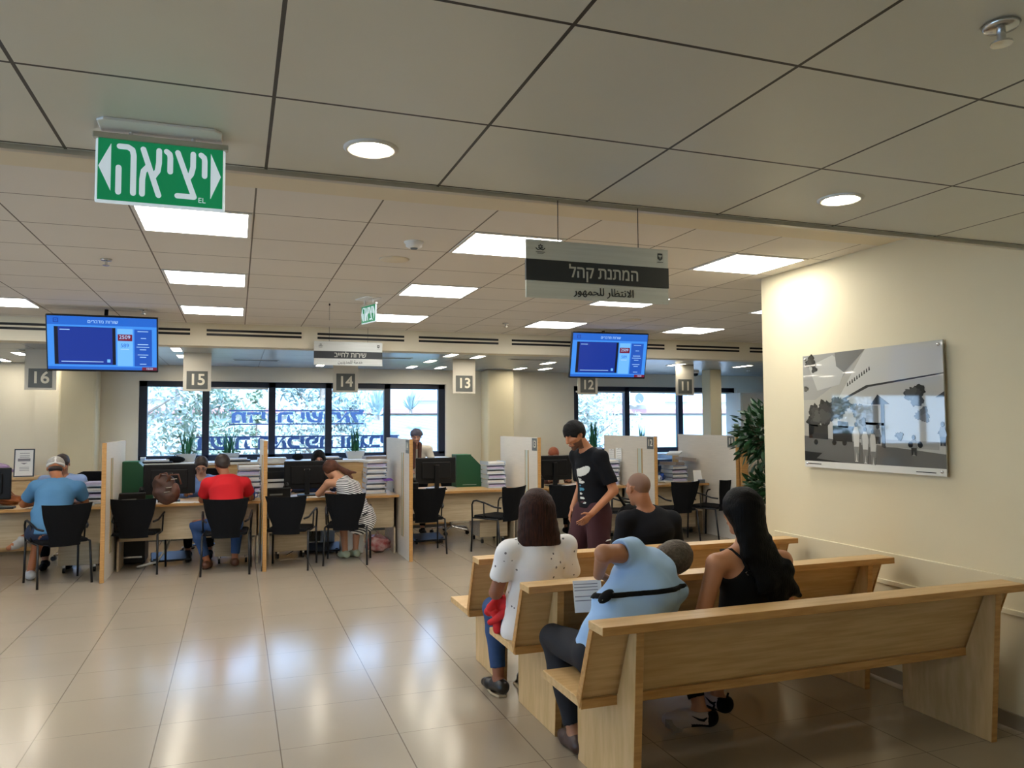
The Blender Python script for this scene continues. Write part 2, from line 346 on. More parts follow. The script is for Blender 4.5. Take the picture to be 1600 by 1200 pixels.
# ------------------------------------------------------------------ ceiling fittings
M_panel = mat('light_panel_diffuser', '#ffffff', .6, emit='#fffbf4', es=PANEL_E)
M_small = mat('slim_light_diffuser', '#ffffff', .6, emit='#fff4e0', es=SMALL_E)
M_down = mat('downlight_lens', '#ffffff', .5, emit='#fff0c8', es=DOWN_E)
pl = {(0, 0): 'left light panel nearest the green exit sign', (0, 1): 'second light panel behind the green exit sign', (0, 2): 'farthest light panel in the row left of centre',
      (1, 0): 'light panel partly behind the grey waiting sign', (1, 1): 'light panel just left of and below the waiting sign', (1, 2): 'light panel beside the small edge-on exit sign',
      (2, 0): 'large light panel beside the right wall top', (2, 1): 'light panel seen under the waiting sign', (2, 2): 'light panel above and left of the right screen',
      (3, 0): 'light panel hidden behind the right wall, near', (3, 1): 'light panel hidden behind the right wall, middle', (3, 2): 'light panel right of the right screen near the wall edge',
      (-1, 0): 'light panel off to the left, near', (-1, 1): 'light panel off to the left, middle', (-1, 2): 'light panel at the left edge above the left screen',
      (-2, 0): 'light panel far off to the left, near', (-2, 1): 'light panel far off to the left, middle', (-2, 2): 'light panel far off to the left, far'}
p0 = None
for (i, j), lb in pl.items():
    loc = (-.235 + 1.851 * i, 4.64 + 1.785 * j, 2.775)
    if p0 is None:
        p0 = T('ceiling_light_panel', 'square white ' + lb, 'ceiling light', loc, group='square light panels in the hall ceiling')
        MB().box(-.28, .28, -.268, .268, -.004, .02).build('diffuser', M_panel, p0)
        f = MB()
        for a in ((-.3, .3, -.29, -.268), (-.3, .3, .268, .29), (-.3, -.28, -.268, .268), (.28, .3, -.268, .268)): f.box(*a, -.006, .02)
        f.build('frame', M_white, p0)
    else: copy_thing(p0, loc, 0, 'square white ' + lb)
dl = [((.389, 2.40), 'round recessed downlight right of the green exit sign'), ((2.21, 2.366), 'round recessed downlight at the right, above the wall picture'),
      ((-1.45, 2.40), 'round recessed downlight out of frame at the left'), ((.389, .3), 'round recessed downlight above the camera, left'), ((2.21, .3), 'round recessed downlight above the camera, right'),
      ((-1.45, .3), 'round recessed downlight behind, far left'), ((-3.2, 2.4), 'round recessed downlight far left front'), ((-3.2, .3), 'round recessed downlight far left rear'), ((2.21, -1.6), 'round recessed downlight behind the camera')]
d0 = None
for (x, y), lb in dl:
    if d0 is None:
        d0 = T('downlight', lb, 'ceiling light', (x, y, 2.5), group='round downlights')
        MB().lathe([(.064, -.004), (.064, .02)], n=32).build('lens', M_down, d0)
        MB().lathe([(.066, .01), (.066, -.006), (.078, -.009), (.086, -.002), (.086, .01)], n=32).build('trim_ring', M_white, d0, smooth=True)
    else: copy_thing(d0, (x, y, 2.5), 0, lb)
sp = [((-2.50, 10.84), 'left of the left screen, nearest'), ((-2.95, 11.95), 'at the left frame edge'), ((-2.49, 11.92), 'just left of the left screen, low'), ((2.59, 9.6), 'right of the small hanging sign, nearest'),
      ((3.0, 9.75), 'left of the right screen, nearest'), ((3.0, 10.58), 'above plate 13, nearest'), ((3.0, 11.74), 'above plate 13, far'), ((2.556, 10.59), 'right of the small hanging sign, second'),
      ((2.54, 11.73), 'right of the small hanging sign, far'), ((4.29, 10.45), 'left of the right screen, middle'), ((4.28, 11.6), 'left of the right screen, far left'), ((4.70, 11.57), 'left of the right screen, far right'),
      ((1.164, 11.72), 'behind the small hanging sign'), ((-.67, 9.75), 'right of the left screen, nearest'), ((-.67, 10.68), 'right of the left screen, middle'), ((-.65, 11.86), 'right of the left screen, far'), ((7.5, 10.2), 'beside the wall edge at the right'), ((6.3, 10.2), 'above plate 11'), ((-4.6, 10.8), 'far left, out of frame')]
s0 = None
for (x, y), lb in sp:
    if s0 is None:
        s0 = T('slim_light', 'small slim ceiling light over the counters, ' + lb, 'ceiling light', (x, y, 2.52), group='slim lights over the counters')
        MB().box(-.05, .05, -.2, .2, -.006, .01).build('diffuser', M_small, s0)
        f = MB()
        for a in ((-.06, -.05, -.21, .21), (.05, .06, -.21, .21), (-.05, .05, -.21, -.2), (-.05, .05, .2, .21)): f.box(*a, -.008, .01)
        f.build('frame', M_white, s0)
    else: copy_thing(s0, (x, y, 2.52), 0, 'small slim ceiling light over the counters, ' + lb)
def sprinkler(x, y, z, lb, s=1):
    t = T('sprinkler', lb, 'sprinkler', (x, y, z))
    MB().lathe([(.001, -.001), (.035 * s, -.002), (.03 * s, -.01), (.012 * s, -.012), (.001, -.012)], n=20).build('cover_plate', M_chrome, t, smooth=True)
    MB().lathe([(.008 * s, -.012), (.008 * s, -.035 * s), (.02 * s, -.037 * s), (.02 * s, -.041 * s), (.004, -.042 * s)], n=14).build('spray_head', M_chrome, t)
    return t
sprinkler(1.569, 1.192, 2.5, 'chrome sprinkler head close up at the top right of the frame', 1.1)
sprinkler(-.859, 5.883, 2.775, 'small sprinkler head below left of the green exit sign', 1.1)
sprinkler(-.883, 8.36, 2.775, 'small sprinkler head above the left screen', 1.1)
sprinkler(2.872, 8.255, 2.775, 'small sprinkler head left of the right screen on the hall ceiling', 1.1)
sprinkler(8.2, 11.0, 2.52, 'small sprinkler head near the column at the right')
t = T('ceiling_hook_wire', 'thin wire hanging from the hall ceiling left of the edge-on exit sign', 'wire', (.813, 7.39, 2.775)); MB().tube([(0, 0, 0), (0, 0, -.16)], .002, 5).build('wire', M_dkmetal, t); MB().blob((0, 0, -.012), (.008, .008, .012), 5).build('hook', M_dkmetal, t)
t = T('smoke_detector', 'white smoke detector on the hall ceiling', 'smoke detector', (1.036, 4.722, 2.775))
MB().lathe([(.001, -.04), (.035, -.04), (.05, -.03), (.052, -.012), (.06, -.01), (.062, 0)], n=24).build('body', M_white, t, smooth=True); MB().lathe([(.02, -.046), (.024, -.04)], n=16).build('sensor_ring', M_num, t)
t = T('ceiling_speaker', 'flat round grey ceiling speaker behind the smoke detector', 'speaker', (1.016, 5.265, 2.775))
MB().lathe([(.001, -.006), (.085, -.006), (.095, -.001)], n=28).build('grille', M_signgrey, t, smooth=True); MB().lathe([(.095, -.007), (.105, 0)], n=28).build('rim', M_bulk, t, smooth=True)
t = T('ceiling_speaker', 'flat round grey ceiling speaker above the right screen', 'speaker', (4.107, 7.584, 2.775))
MB().lathe([(.001, -.006), (.1, -.006), (.11, -.001)], n=28).build('grille', M_signgrey, t, smooth=True); MB().lathe([(.11, -.007), (.12, 0)], n=28).build('rim', M_bulk, t, smooth=True)
t = T('camera_dome', 'small black dome camera under the counter ceiling near the column', 'security camera', (7.35, 11.3, 2.52))
MB().lathe([(.06, 0), (.06, -.04), (.05, -.05)], n=20).build('housing', M_white, t); MB().blob((0, 0, -.055), (.05, .05, .045), 8).build('dome', M_black, t, smooth=True)
for (x, y), lb in [((3.814, 9.95), 'dark slot vent in the counter ceiling left of the right screen'), ((1.925, 10.25), 'dark slot vent in the counter ceiling right of the small hanging sign'), ((3.98, 11.9), 'dark slot vent near the pilaster between the windows'), ((.24, 11.1), 'dark slot vent in the counter ceiling between plates 15 and 14'), ((-2.1, 10.3), 'dark slot vent beside the left screen')]:
    t = T('slot_vent', lb, 'air vent', (x, y, 2.52)); MB().box(-.3, .3, -.06, .06, -.006, .005).build('frame', M_signgrey, t); MB().box(-.28, .28, -.04, .04, -.009, -.004).build('slots', M_num, t)

# ------------------------------------------------------------------ hanging signs
M_exitg = mat('exit_sign_green', '#0a8150', .4, emit='#0a8150', es=.45)
M_exitw = mat('exit_sign_white', '#cfdde6', .4, emit='#cfdde6', es=.45)
def exit_sign(x, y, ztop, lb, W=.352, Hh=.2, dy=0, rz=0, zc=2.5):
    t = T('exit_sign', lb, 'exit sign', (x, y, zc), rz)
    z1 = ztop - zc; z0 = z1 - Hh; a = -W / 2; b = W / 2
    MB().prism([(a + .03, -.085), (b - .03, -.085), (b - .01, -.065), (b - .01, .05), (b - .03, .07), (a + .03, .07), (a + .01, .05), (a + .01, -.065)], -.009, 0, 'z').build('ceiling_mount', mat('mount_white', '#f2f2f0', .5), t, bevel=.003)
    for q in (-.085, .085): MB().tube([(q, 0, -.008), (q, 0, z1 - .008)], .006, 8).build('hanger', M_white, t)
    MB().box(a - .008, b + .008, -.012, .012, z1 - .012, z1 + .006).build('top_rail', M_trim, t, bevel=.003)
    pn = MB().box(a, b, -.006, .006, z0, z1 - .012).build('panel', M_exitw, t, bevel=.004)
    MB().box(a + .007, b - .007, -.008, -.006, z0 + .008, z1 - .012).build('green_face', M_exitg, pn)
    L = MB(); S = W / .352; y0_, y1_ = -.0105, -.008
    def X(u): return (u - 250.5) / 100 * .1722 * S / 1.0 * .985    # sign drawing units: 148..353 across
    def Z(v): return z1 - .012 - (v - 0) / 100 * (Hh - .02)
    def st(pts, wd=9): L.stroke([(X(p[0]), Z(p[1])) for p in pts], wd / 100 * .172 * S, y0_, y1_)
    # letters as seen, left to right: he, alef, yod, tsadi, yod with arrowheads at both ends
    L.prism([(X(152), Z(46)), (X(171), Z(8)), (X(171), Z(85))], y0_, y1_, 'y')
    L.prism([(X(347), Z(46)), (X(330), Z(8)), (X(330), Z(85))], y0_, y1_, 'y')
    st([(184, 11), (197, 11), (204, 15), (206, 24), (206, 86)]); st([(183, 46), (183, 86)])
    st([(221, 12), (246, 86)]); st([(246, 12), (246, 32), (244, 46), (237, 56)]); st([(220, 86), (220, 62), (222, 48), (229, 40)])
    st([(258, 12), (263, 16), (264, 22), (264, 45)])
    st([(276, 12), (303, 84), (276, 84)]); st([(301, 12), (301, 34), (298, 46), (292, 54)])
    st([(314, 12), (319, 16), (320, 22), (320, 47)])
    L.build('lettering', M_exitw, t)
    textobj('EL', .022 * S, M_exitw, t, (X(316), -.009, Z(89)), 'maker_mark', ext=.0005)
    return t
exit_sign(-.218, 2.47, 2.475, 'large green exit sign with white lettering and two arrowheads hanging at the left')
e2 = exit_sign(1.12, 7.0, 2.72, 'small green exit sign seen edge-on, hanging from the hall ceiling', W=.28, Hh=.17, rz=math.radians(-72), zc=2.775)
def laurel(p, x, z, s, y):
    m = MB()
    for k in range(2):
        pts = [(x + s * .5 * math.sin(a + k * math.pi), z + s * .25 + s * .5 * math.cos(a + k * math.pi)) for a in (0, 2 * math.pi / 3, 4 * math.pi / 3, 0)]
        m.stroke(pts, s * .08, y, y + .001)
    m.stroke([(x - s * .9, z), (x - s * .5, z - s * .35), (x, z - s * .15), (x + s * .5, z - s * .35), (x + s * .9, z)], s * .16, y, y + .001)
    for k in range(2): m.stroke([(x - s * (.9 - .3 * k), z - s * (.75 + .25 * k)), (x + s * (.9 - .3 * k), z - s * (.75 + .25 * k))], s * .09, y, y + .001)
    return m.build('star_emblem', M_signdark, p)
def menorah(p, x, z, s, y):
    m = MB(); m.prism([(x - s * .6, z + s * .8), (x + s * .6, z + s * .8), (x + s * .6, z - s * .4), (x, z - s * .8), (x - s * .6, z - s * .4)], y + .0005, y + .001, 'y')
    ob = m.build('state_emblem', M_signdark, p); m = MB()
    for r in (.15, .28, .41): m.stroke([(x + s * r * math.cos(a), z + s * .4 + s * r * math.sin(a) * 1.1) for a in [math.pi + math.pi * k / 6 for k in range(7)]], s * .07, y - .0005, y + .0005)
    m.stroke([(x, z + .4 * s), (x, z - .4 * s)], s * .08, y - .0005, y + .0005); m.build('candelabrum', M_signgrey, ob)
    m = MB(); m.stroke([(x - s * .7, z - s * 1.15), (x + s * .7, z - s * 1.15)], s * .12, y, y + .001); m.build('emblem_caption', M_signdark, p)
def hang_sign(x0, x1, z1, z0, b1, b0, y, zc, heb, ara, lb, hs, as_, cords=True, mirror=0):
    cx = (x0 + x1) / 2; t = T('hanging_sign', lb, 'sign', (cx, y, zc)); W = x1 - x0
    MB().box(-W / 2, W / 2, -.004, .004, z0 - zc, z1 - zc).build('board', M_signgrey, t)
    bd = MB().box(-W / 2 - .001, W / 2 + .001, -.007, .007, b0 - zc, b1 - zc).build('dark_band', M_signdark, t)
    textobj(heb, hs, M_signtxt, t, (.02, -.008, (b0 + b1) / 2 - zc), 'lettering', ext=.001, bold=.012 * hs, sx=.9)
    textobj(ara, as_, M_signdark, t, (.02, -.005, (z0 + b0) / 2 - zc), 'small_lettering', ext=.001, bold=.006 * as_)
    laurel(t, -W / 2 + W * .095, z1 - zc - (z1 - b1) * .42, W * .033, -.0055)
    menorah(t, W / 2 - W * .06, z1 - zc - (z1 - b1) * .42, W * .03, -.006)
    if cords:
        for q in (-.17 * W / .6 * 1.0, .17 * W / .6): MB().tube([(q, 0, z1 - zc), (q, 0, 0)], .0018, 5).build('cord', M_dkmetal, t)
    return t
ARW = '\uFEAD\uFEEE\uFEEC\uFEE4\uFEA0\uFEE0\uFEDF \uFEAD\uFE8E\uFEC8\uFE98\uFEE7\uFEFB\uFE8D'.replace('\uFEA0', '\uFEA4')
ARD = '\uFEE6\uFEF4\uFEE8\uFEF3\uFEAA\uFEE4\uFEE0\uFEDF \uFE94\uFEE3\uFEAA\uFEA7'
hang_sign(1.023, 1.637, 2.33, 2.107, 2.254, 2.173, 2.705, 2.49, 'להק תנתמה', ARW, 'large grey waiting-area sign with a dark band hung on two cords', .066, .042)
hang_sign(.835, 1.63, 2.605, 2.325, 2.49, 2.405, 9.18, 2.775, 'בייחל תוריש', ARD, 'small grey hanging sign with a dark band in front of the bulkhead', .085, .05)
# numbered plates on hanging tabs
n0 = None
for n, x in ((16, -2.14), (15, -.463), (14, 1.333), (13, 2.94), (12, 4.81), (11, 6.444)):
    t = T('number_plate', 'grey plate reading %d hanging on a pale tab over its counter' % n, 'sign', (x, 10.2, 2.52), group='numbered plates over the counters')
    MB().box(-.16, .16, -.006, .006, -.47, 0).build('tab', M_white if 0 else mat('tab_cream', '#d0cbbd', .6), t, bevel=.002)
    MB().box(-.12, .12, -.012, -.006, -.445, -.225).build('plate', M_num, t, bevel=.002)
    textobj(str(n), .19, mat('number_cream', '#e2ddca', .6), t, (0, -.0135, -.335), 'number', ext=.001, bold=.004)

# ------------------------------------------------------------------ ticket screens
def em(name, c, s=1.0): return mat(name, '#050505', .3, emit=c, es=s)
S_bg, S_top, S_nav, S_mid, S_blk, S_txt, S_red, S_lt = em('screen_blue', '#3a86e0'), em('screen_header_blue', '#1f5fc0'), em('screen_navy', '#12308c'), em('screen_panel_blue', '#1c4fae'), em('screen_dark', '#0a1024'), em('screen_white', '#a8cdf5'), em('screen_red', '#6a1230'), em('screen_light_blue', '#6aaef2')
def screen(c, W, Hh, rz, tilt, zc, lb):
    t = T('ticket_screen', lb, 'screen', c, 0)
    t.rotation_euler = (tilt, 0, rz)
    sh = MB().box(-W / 2, W / 2, 0, .045, -Hh / 2, Hh / 2).build('casing', M_black, t, bevel=.005)
    def pan(nm, u0, u1, v0, v1, m, d, par):
        return MB().box(-W / 2 + .012 + u0 * (W - .024), -W / 2 + .012 + u1 * (W - .024), -.001 - d * .0006, -.0004 - d * .0006 + .0004, Hh / 2 - .014 - v1 * (Hh - .034), Hh / 2 - .014 - v0 * (Hh - .034)).build(nm, m, par)
    dsp = pan('display', 0, 1, 0, 1, S_bg, 0, t)
    pan('header_bar', 0, 1, 0, .16, S_top, 1, dsp); pan('navy_window', .06, .615, .195, .905, S_blk, 1, dsp); pan('navy_fill', .095, .585, .2, .9, S_nav, 2, dsp)
    pan('side_list', .79, .955, .21, .925, S_mid, 1, dsp); pan('number_column', .63, .775, .21, .925, S_lt, 1, dsp)
    pan('called_number', .635, .77, .315, .44, S_red, 2, dsp); pan('footer_bar', 0, 1, .945, 1, S_top, 1, dsp); pan('clock_box', .86, 1, .94, 1, S_red, 2, dsp); pan('corner_badge', .535, .565, .8, .86, S_lt, 3, dsp)
    def tx(s, u, v, size, m=S_txt, sx=1): textobj(s, size, m, dsp, (-W / 2 + .012 + u * (W - .024), -.0032, Hh / 2 - .014 - v * (Hh - .034)), 'screen_text', ext=.0002, sx=sx)
    tx('2509', .70, .37, .05); tx('589', .70, .53, .05, S_top); tx('10:00', .93, .972, .028)
    tx('םירבדמ תורוש', .5, .09, .045); 
    def bar(u0, u1, v): MB().box(-W / 2 + .012 + u0 * (W - .024), -W / 2 + .012 + u1 * (W - .024), -.0034, -.003, Hh / 2 - .014 - v * (Hh - .034) - .003, Hh / 2 - .014 - v * (Hh - .034) + .003).build('printed_line', S_txt, dsp)
    for u0, u1, v in ((.11, .2, .25), (.12, .5, .85), (.66, .74, .6), (.82, .92, .25), (.85, .9, .38), (.82, .92, .5), (.81, .93, .55), (.84, .9, .6), (.82, .92, .7), (.84, .9, .745), (.84, .9, .88)): bar(u0, u1, v)
    bd = MB()
    for a in ((.055, .1, .04, .05), (.055, .1, .11, .12), (.055, .062, .04, .12), (.093, .1, .04, .12), (.07, .085, .075, .085)):
        bd.box(-W / 2 + .012 + a[0] * (W - .024), -W / 2 + .012 + a[1] * (W - .024), -.0034, -.003, Hh / 2 - .014 - a[3] * (Hh - .034), Hh / 2 - .014 - a[2] * (Hh - .034))
    bd.build('corner_logo', S_nav, dsp)
    Mi = Matrix.Rotation(rz, 3, 'Z') @ Matrix.Rotation(tilt, 3, 'X'); Mi.invert()
    topw = Mi @ Vector((0, 0, 2.775 - c[2])) if 0 else Mi @ Vector((-Mi.inverted()[0][1] * 0, 0, 2.775 - c[2]))
    MB().tube([(0, .05, .05), (0, .12, .12), tuple(topw + Mi @ Vector((0, .16, 0)))], .018, 10).build('ceiling_bracket', M_dkmetal, t)
    MB().box(-.12, .12, .045, .07, -.12, .12).build('mount_plate', M_dkmetal, t)
    return t
screen((-1.222, 8.3, 2.42), .965, .545, 0, math.radians(14), 0, 'wide blue ticket screen hanging at the left in front of the bulkhead')
screen((4.28, 8.45, 2.455), 1.0, .565, math.radians(-4), math.radians(14), 0, 'blue ticket screen hanging at the right, over the standing man')

# ------------------------------------------------------------------ picture on the right wall
def picture():
    t = T('wall_picture', 'large black-and-white street photograph on a clear acrylic sheet on the right wall', 'picture', (3.92, 3.98, 1.71))
    # local: u runs along +Y (left of the print = far end), built on plane x = -.03
    W, Hh = 1.185, .80
    bp = MB().box(-.034, -.026, -W / 2, W / 2, -Hh / 2 , Hh / 2).build('acrylic_sheet', mat('print_base', '#a9a79c', .03, coat=1, spec=.8), t)
    g = lambda v, r=.03: mat('print_grey_%d' % v, '#%02x%02x%02x' % (v, v, int(v * .96)), r, coat=.25, spec=.5)
    def P(name, pts, v, d):
        # pts: u 0..1 left to right, w 0..1 top to bottom
        q = [(W / 2 - u * W, Hh / 2 - ww * Hh) for u, ww in pts]
        return MB().prism(q, -.034 - d * .0004, -.0338, 'x').build(name, g(v), bp)
    P('sky_area', [(0, 0), (.5, 0), (.3, .25), (.1, .4), (0, .4)], 150, 1)
    P('cloud_area', [(.05, .1), (.25, .02), (.36, .12), (.3, .28), (.12, .32)], 178, 2)
    P('dark_cloud', [(.27, 0), (.5, 0), (.34, .18), (.28, .12)], 120, 3)
    P('pale_facade', [(.5, 0), (1, 0), (1, .9), (.2, .9), (.2, .5), (.3, .38), (.55, .3)], 172, 2)
    P('upper_facade', [(.5, 0), (1, 0), (1, .26), (.52, .31), (.35, .4), (.3, .38)], 190, 3)
    P('eave_line', [(.5, .3), (1, .24), (1, .25), (.52, .315), (.3, .43), (.29, .42)], 60, 4)
    for k in range(10):
        u = .36 + k * .018; P('louvre', [(u, .30 - k * .013), (u + .011, .295 - k * .013), (u + .007, .265 - k * .013), (u + .001, .27 - k * .013)], 70, 4)
    P('street_area', [(0, .72), (.45, .77), (1, .84), (1, .945), (0, .945)], 96, 3)
    P('shadow_area', [(0, .86), (.15, .87), (.1, .92), (.35, .945), (0, .945)], 48, 4)
    P('caption_strip', [(0, .945), (1, .945), (1, 1), (0, 1)], 215, 4)
    dd = [0]
    def tree(u, w_, r, v, n, sd):
        R = random.Random(sd)
        for lay in range(3):
            m = MB(); dd[0] += 1; N_ = 46; r0 = r * (1 - .22 * lay); cu, cw = u + lay * R.uniform(-.2, .2) * r, w_ + lay * R.uniform(-.2, .2) * r
            pts = []
            for k in range(N_):
                a = 2 * math.pi * k / N_; q = r0 * (.82 + .18 * math.sin(3 * a + sd) + R.uniform(-.14, .14)); pts.append((W / 2 - min(max(cu + q * math.cos(a), .004), .996) * W, Hh / 2 - (cw + q * 1.25 * math.sin(a)) * Hh))
            m.prism(pts, -.0352 - .00006 * dd[0], -.0338, 'x'); m.build('print_tree', g(v + 14 * lay), bp)
    tree(.10, .55, .095, 52, 40, 1); tree(.2, .52, .1, 46, 40, 2); tree(.30, .47, .085, 58, 30, 9); tree(.43, .5, .055, 60, 30, 3); tree(.83, .4, .075, 52, 34, 4); tree(.87, .55, .05, 70, 16, 5); tree(.07, .06, .05, 44, 14, 6); tree(.10, .13, .028, 46, 6, 7); tree(.025, .3, .022, 46, 6, 8); tree(.72, .71, .03, 62, 6, 10); tree(.47, .6, .03, 64, 6, 11)
    for (u0, u1, w0, w1, v) in ((.04, .2, .62, .74, 42), (.24, .42, .63, .76, 36), (.06, .12, .59, .63, 60), (.28, .36, .59, .64, 52), (.42, .58, .46, .74, 120), (.6, .625, .45, .8, 50), (.63, .96, .74, .8, 150), (.46, .62, .6, .62, 70)):
        P('street_block', [(u0, w0), (u1, w0 + .01), (u1, w1 + .01), (u0, w1)], v, 5)
    P('porch_roof', [(.53, .46), (.58, .38), (.66, .46)], 44, 6); P('porch_roof', [(.95, .42), (1, .38), (1, .42)], 60, 6)
    for (u, w0, w1, v) in ((.42, .60, .93, 200), (.485, .64, .94, 190), (.54, .66, .95, 182), (.575, .62, .78, 96), (.81, .7, .86, 120), (.985, .6, .78, 110)):
        P('print_person', [(u - .022, w0 + .08), (u - .012, w0 + .04), (u + .012, w0 + .04), (u + .024, w0 + .1), (u + .02, w0 + (w1 - w0) * .6), (u + .012, w1), (u - .012, w1), (u - .018, w0 + (w1 - w0) * .6)], v, 7)
        P('print_legs', [(u - .016, w0 + (w1 - w0) * .62), (u + .018, w0 + (w1 - w0) * .62), (u + .014, w1), (u + .003, w1 - .01), (u, w0 + (w1 - w0) * .75), (u - .004, w1 - .01), (u - .014, w1)], max(40, v - 70), 8)
        P('print_arm', [(u - .03, w0 + .09), (u - .022, w0 + .07), (u - .018, w0 + (w1 - w0) * .5), (u - .028, w0 + (w1 - w0) * .5)], max(40, v - 45), 8)
        P('print_head', [(u + .011 * math.cos(a), w0 + .02 + .02 * math.sin(a)) for a in [k * .785 for k in range(8)]], 50, 9)
    for u in (.1, .25, .33, .79, .85):
        P('print_wheel', [(u + .016 * math.cos(a), .775 + .024 * math.sin(a)) for a in [k * .6 for k in range(10)]], 28, 8)
    for u0, u1, w_ in ((.035, .14, .965), (.82, .94, .975)): MB().prism([(W / 2 - u0 * W, Hh / 2 - w_ * Hh), (W / 2 - u1 * W, Hh / 2 - w_ * Hh), (W / 2 - u1 * W, Hh / 2 - (w_ + .007) * Hh), (W / 2 - u0 * W, Hh / 2 - (w_ + .007) * Hh)], -.037, -.0338, 'x').build('printed_caption', g(60), bp)
    for a in (-1, 1):
        for c_ in (-1, 1): MB().lathe([(.009, 0), (.009, .04), (.006, .044)], n=14, M=Matrix.Rotation(-math.pi / 2, 4, 'Y'), c=(0, a * (W / 2 - .028), c_ * (Hh / 2 - .025))).build('standoff_screw', M_chrome, t, smooth=True)
picture()
# ------------------------------------------------------------------ benches
def bench(y0, lb):
    t = T('wooden_bench', lb, 'bench', (2.6, y0, 0), group='light oak waiting benches')
    a, b = -1.19, 1.20
    def board(name, p, x0, x1, m): return MB().prism(p, x0, x1, 'x').build(name, m, t, bevel=.003)
    board('seat', [(.14, .402), (.57, .402), (.57, .44), (.14, .44)], a, b, M_oak)
    board('seat_edge_strip', [(.128, .400), (.14, .400), (.14, .4405), (.128, .4405)], a, b, M_oakend)
    board('backrest', [(.145, .44), (.17, .44), (.035, .766), (.002, .766)], a, b, M_oak)
    for x in (a, b): board('end_strip', [(.143, .40), (.172, .441), (.036, .767), (.000, .767)], x - .004, x + .004, M_oakend)
    board('top_rail', [(-.09, .766), (.045, .766), (.045, .80), (-.09, .80)], a - .002, b + .002, M_oak)
    board('rail_edge_strip', [(-.094, .765), (-.09, .765), (-.09, .801), (-.094, .801)], a - .002, b + .002, M_oakend)
    for x in (-1.0, 1.05):
        s = board('side_panel', [(0, 0), (.55, 0), (.55, .402), (.13, .402), (.13, .44), (0.0, .765), (-.055, .765)], x - .018, x + .018, M_oakv)
        MB().prism([(-.003, 0), (0.0, 0), (-.055, .765), (-.058, .765)], x - .018, x + .018, 'x').build('panel_edge_strip', M_oakend, s)
    return t
bench(2.96, 'nearest light oak bench in the foreground')
bench(3.80, 'middle light oak bench where the woman in white sits')
bench(4.66, 'farthest light oak bench where the bald man sits')

# ------------------------------------------------------------------ partitions, desks, chairs
PX = [(-1.30, 9.05, '16'), (.31, 9.1, '15'), (1.97, 9.12, '14'), (3.67, 9.25, '13'), (5.29, 9.1, '12'), (6.58, 9.1, '11')]
M_slit = mat('slit_frame_brass_oak', '#a8843f', .5); M_slitg = mat('slit_frosted_glass', '#c6cfc2', .2)
pl_ = {'16': 'leftmost, at the end of counter 16', '15': 'between counters 15 and 14', '14': 'right of the woman in the striped dress', '13': 'marked 13 at its front edge', '12': 'marked 12, behind the bald man', '11': 'marked 11, beside the leafy plant'}
for x, yf, n in PX:
    t = T('counter_partition', 'tall pale counter partition panel ' + pl_[n], 'partition', (x, yf, 0), group='counter partitions')
    MB().box(-.02, .02, .02, 1.5, 0, 1.45).build('panel', M_lam, t)
    MB().box(-.021, .021, 0, .02, 0, 1.452).build('front_edge', M_oakend, t, bevel=.002)
    MB().box(-.021, .021, 1.5, 1.51, 0, 1.452).build('rear_edge', M_oakend, t)
    s = MB()
    for sx_ in (-1, 1):
        s.box(sx_ * .0225 - .0025, sx_ * .0225 + .0025, .34, .36, .25, 1.28); s.box(sx_ * .0225 - .0025, sx_ * .0225 + .0025, .46, .468, .25, 1.28)
    if n != '11': s.build('slit_frame', M_slit, t)
    s = MB()
    for sx_ in (-1, 1): s.box(sx_ * .021 - .001, sx_ * .021 + .001, .36, .46, .25, 1.28)
    if n != '11': s.build('slit_glass', M_slitg, t)
    if n in ('13', '12', '11', '14', '16'):
        p = MB().box(-.026, -.02, .035, .2, 1.28, 1.44).build('plate', M_num, t, bevel=.002)
        textobj(n, .13, mat('number_cream', '#e2ddca', .6), t, (-.028, .115, 1.36), 'number', rz=-math.pi / 2, ext=.0008, bold=.002)
MB_ = MB
t = T('oak_post', 'round-edged oak post below the plate marked 11 beside the plant', 'post', (6.68, 9.12, 0)); MB().box(-.055, .07, -.03, .02, 0, 1.28).build('post_body', M_oakend, t, bevel=.008)
t = T('room_divider', 'pale low divider wall behind the leafy plant', 'divider', (6.76, 9.35, 0)); MB().box(0, 2.4, -.02, .02, 0, 1.28).build('panel', M_lam, t); MB().box(0, 2.4, -.024, .024, 1.28, 1.3).build('top_strip', M_lam, t)
DK = [(-3.35, -1.335, 9.55, '16'), (-1.265, .275, 9.55, '15'), (.345, 1.935, 9.66, '14'), (2.005, 3.635, 9.9, '13'), (3.705, 5.255, 9.8, '12'), (5.325, 6.545, 9.75, '11')]
dl_ = {'16': 'at the left edge under the man in the white cap', '15': 'under the man in the red shirt', '14': 'where the woman in stripes writes', '13': 'empty and clear in the middle', '12': 'behind the standing man', '11': 'rightmost with the heap of files'}
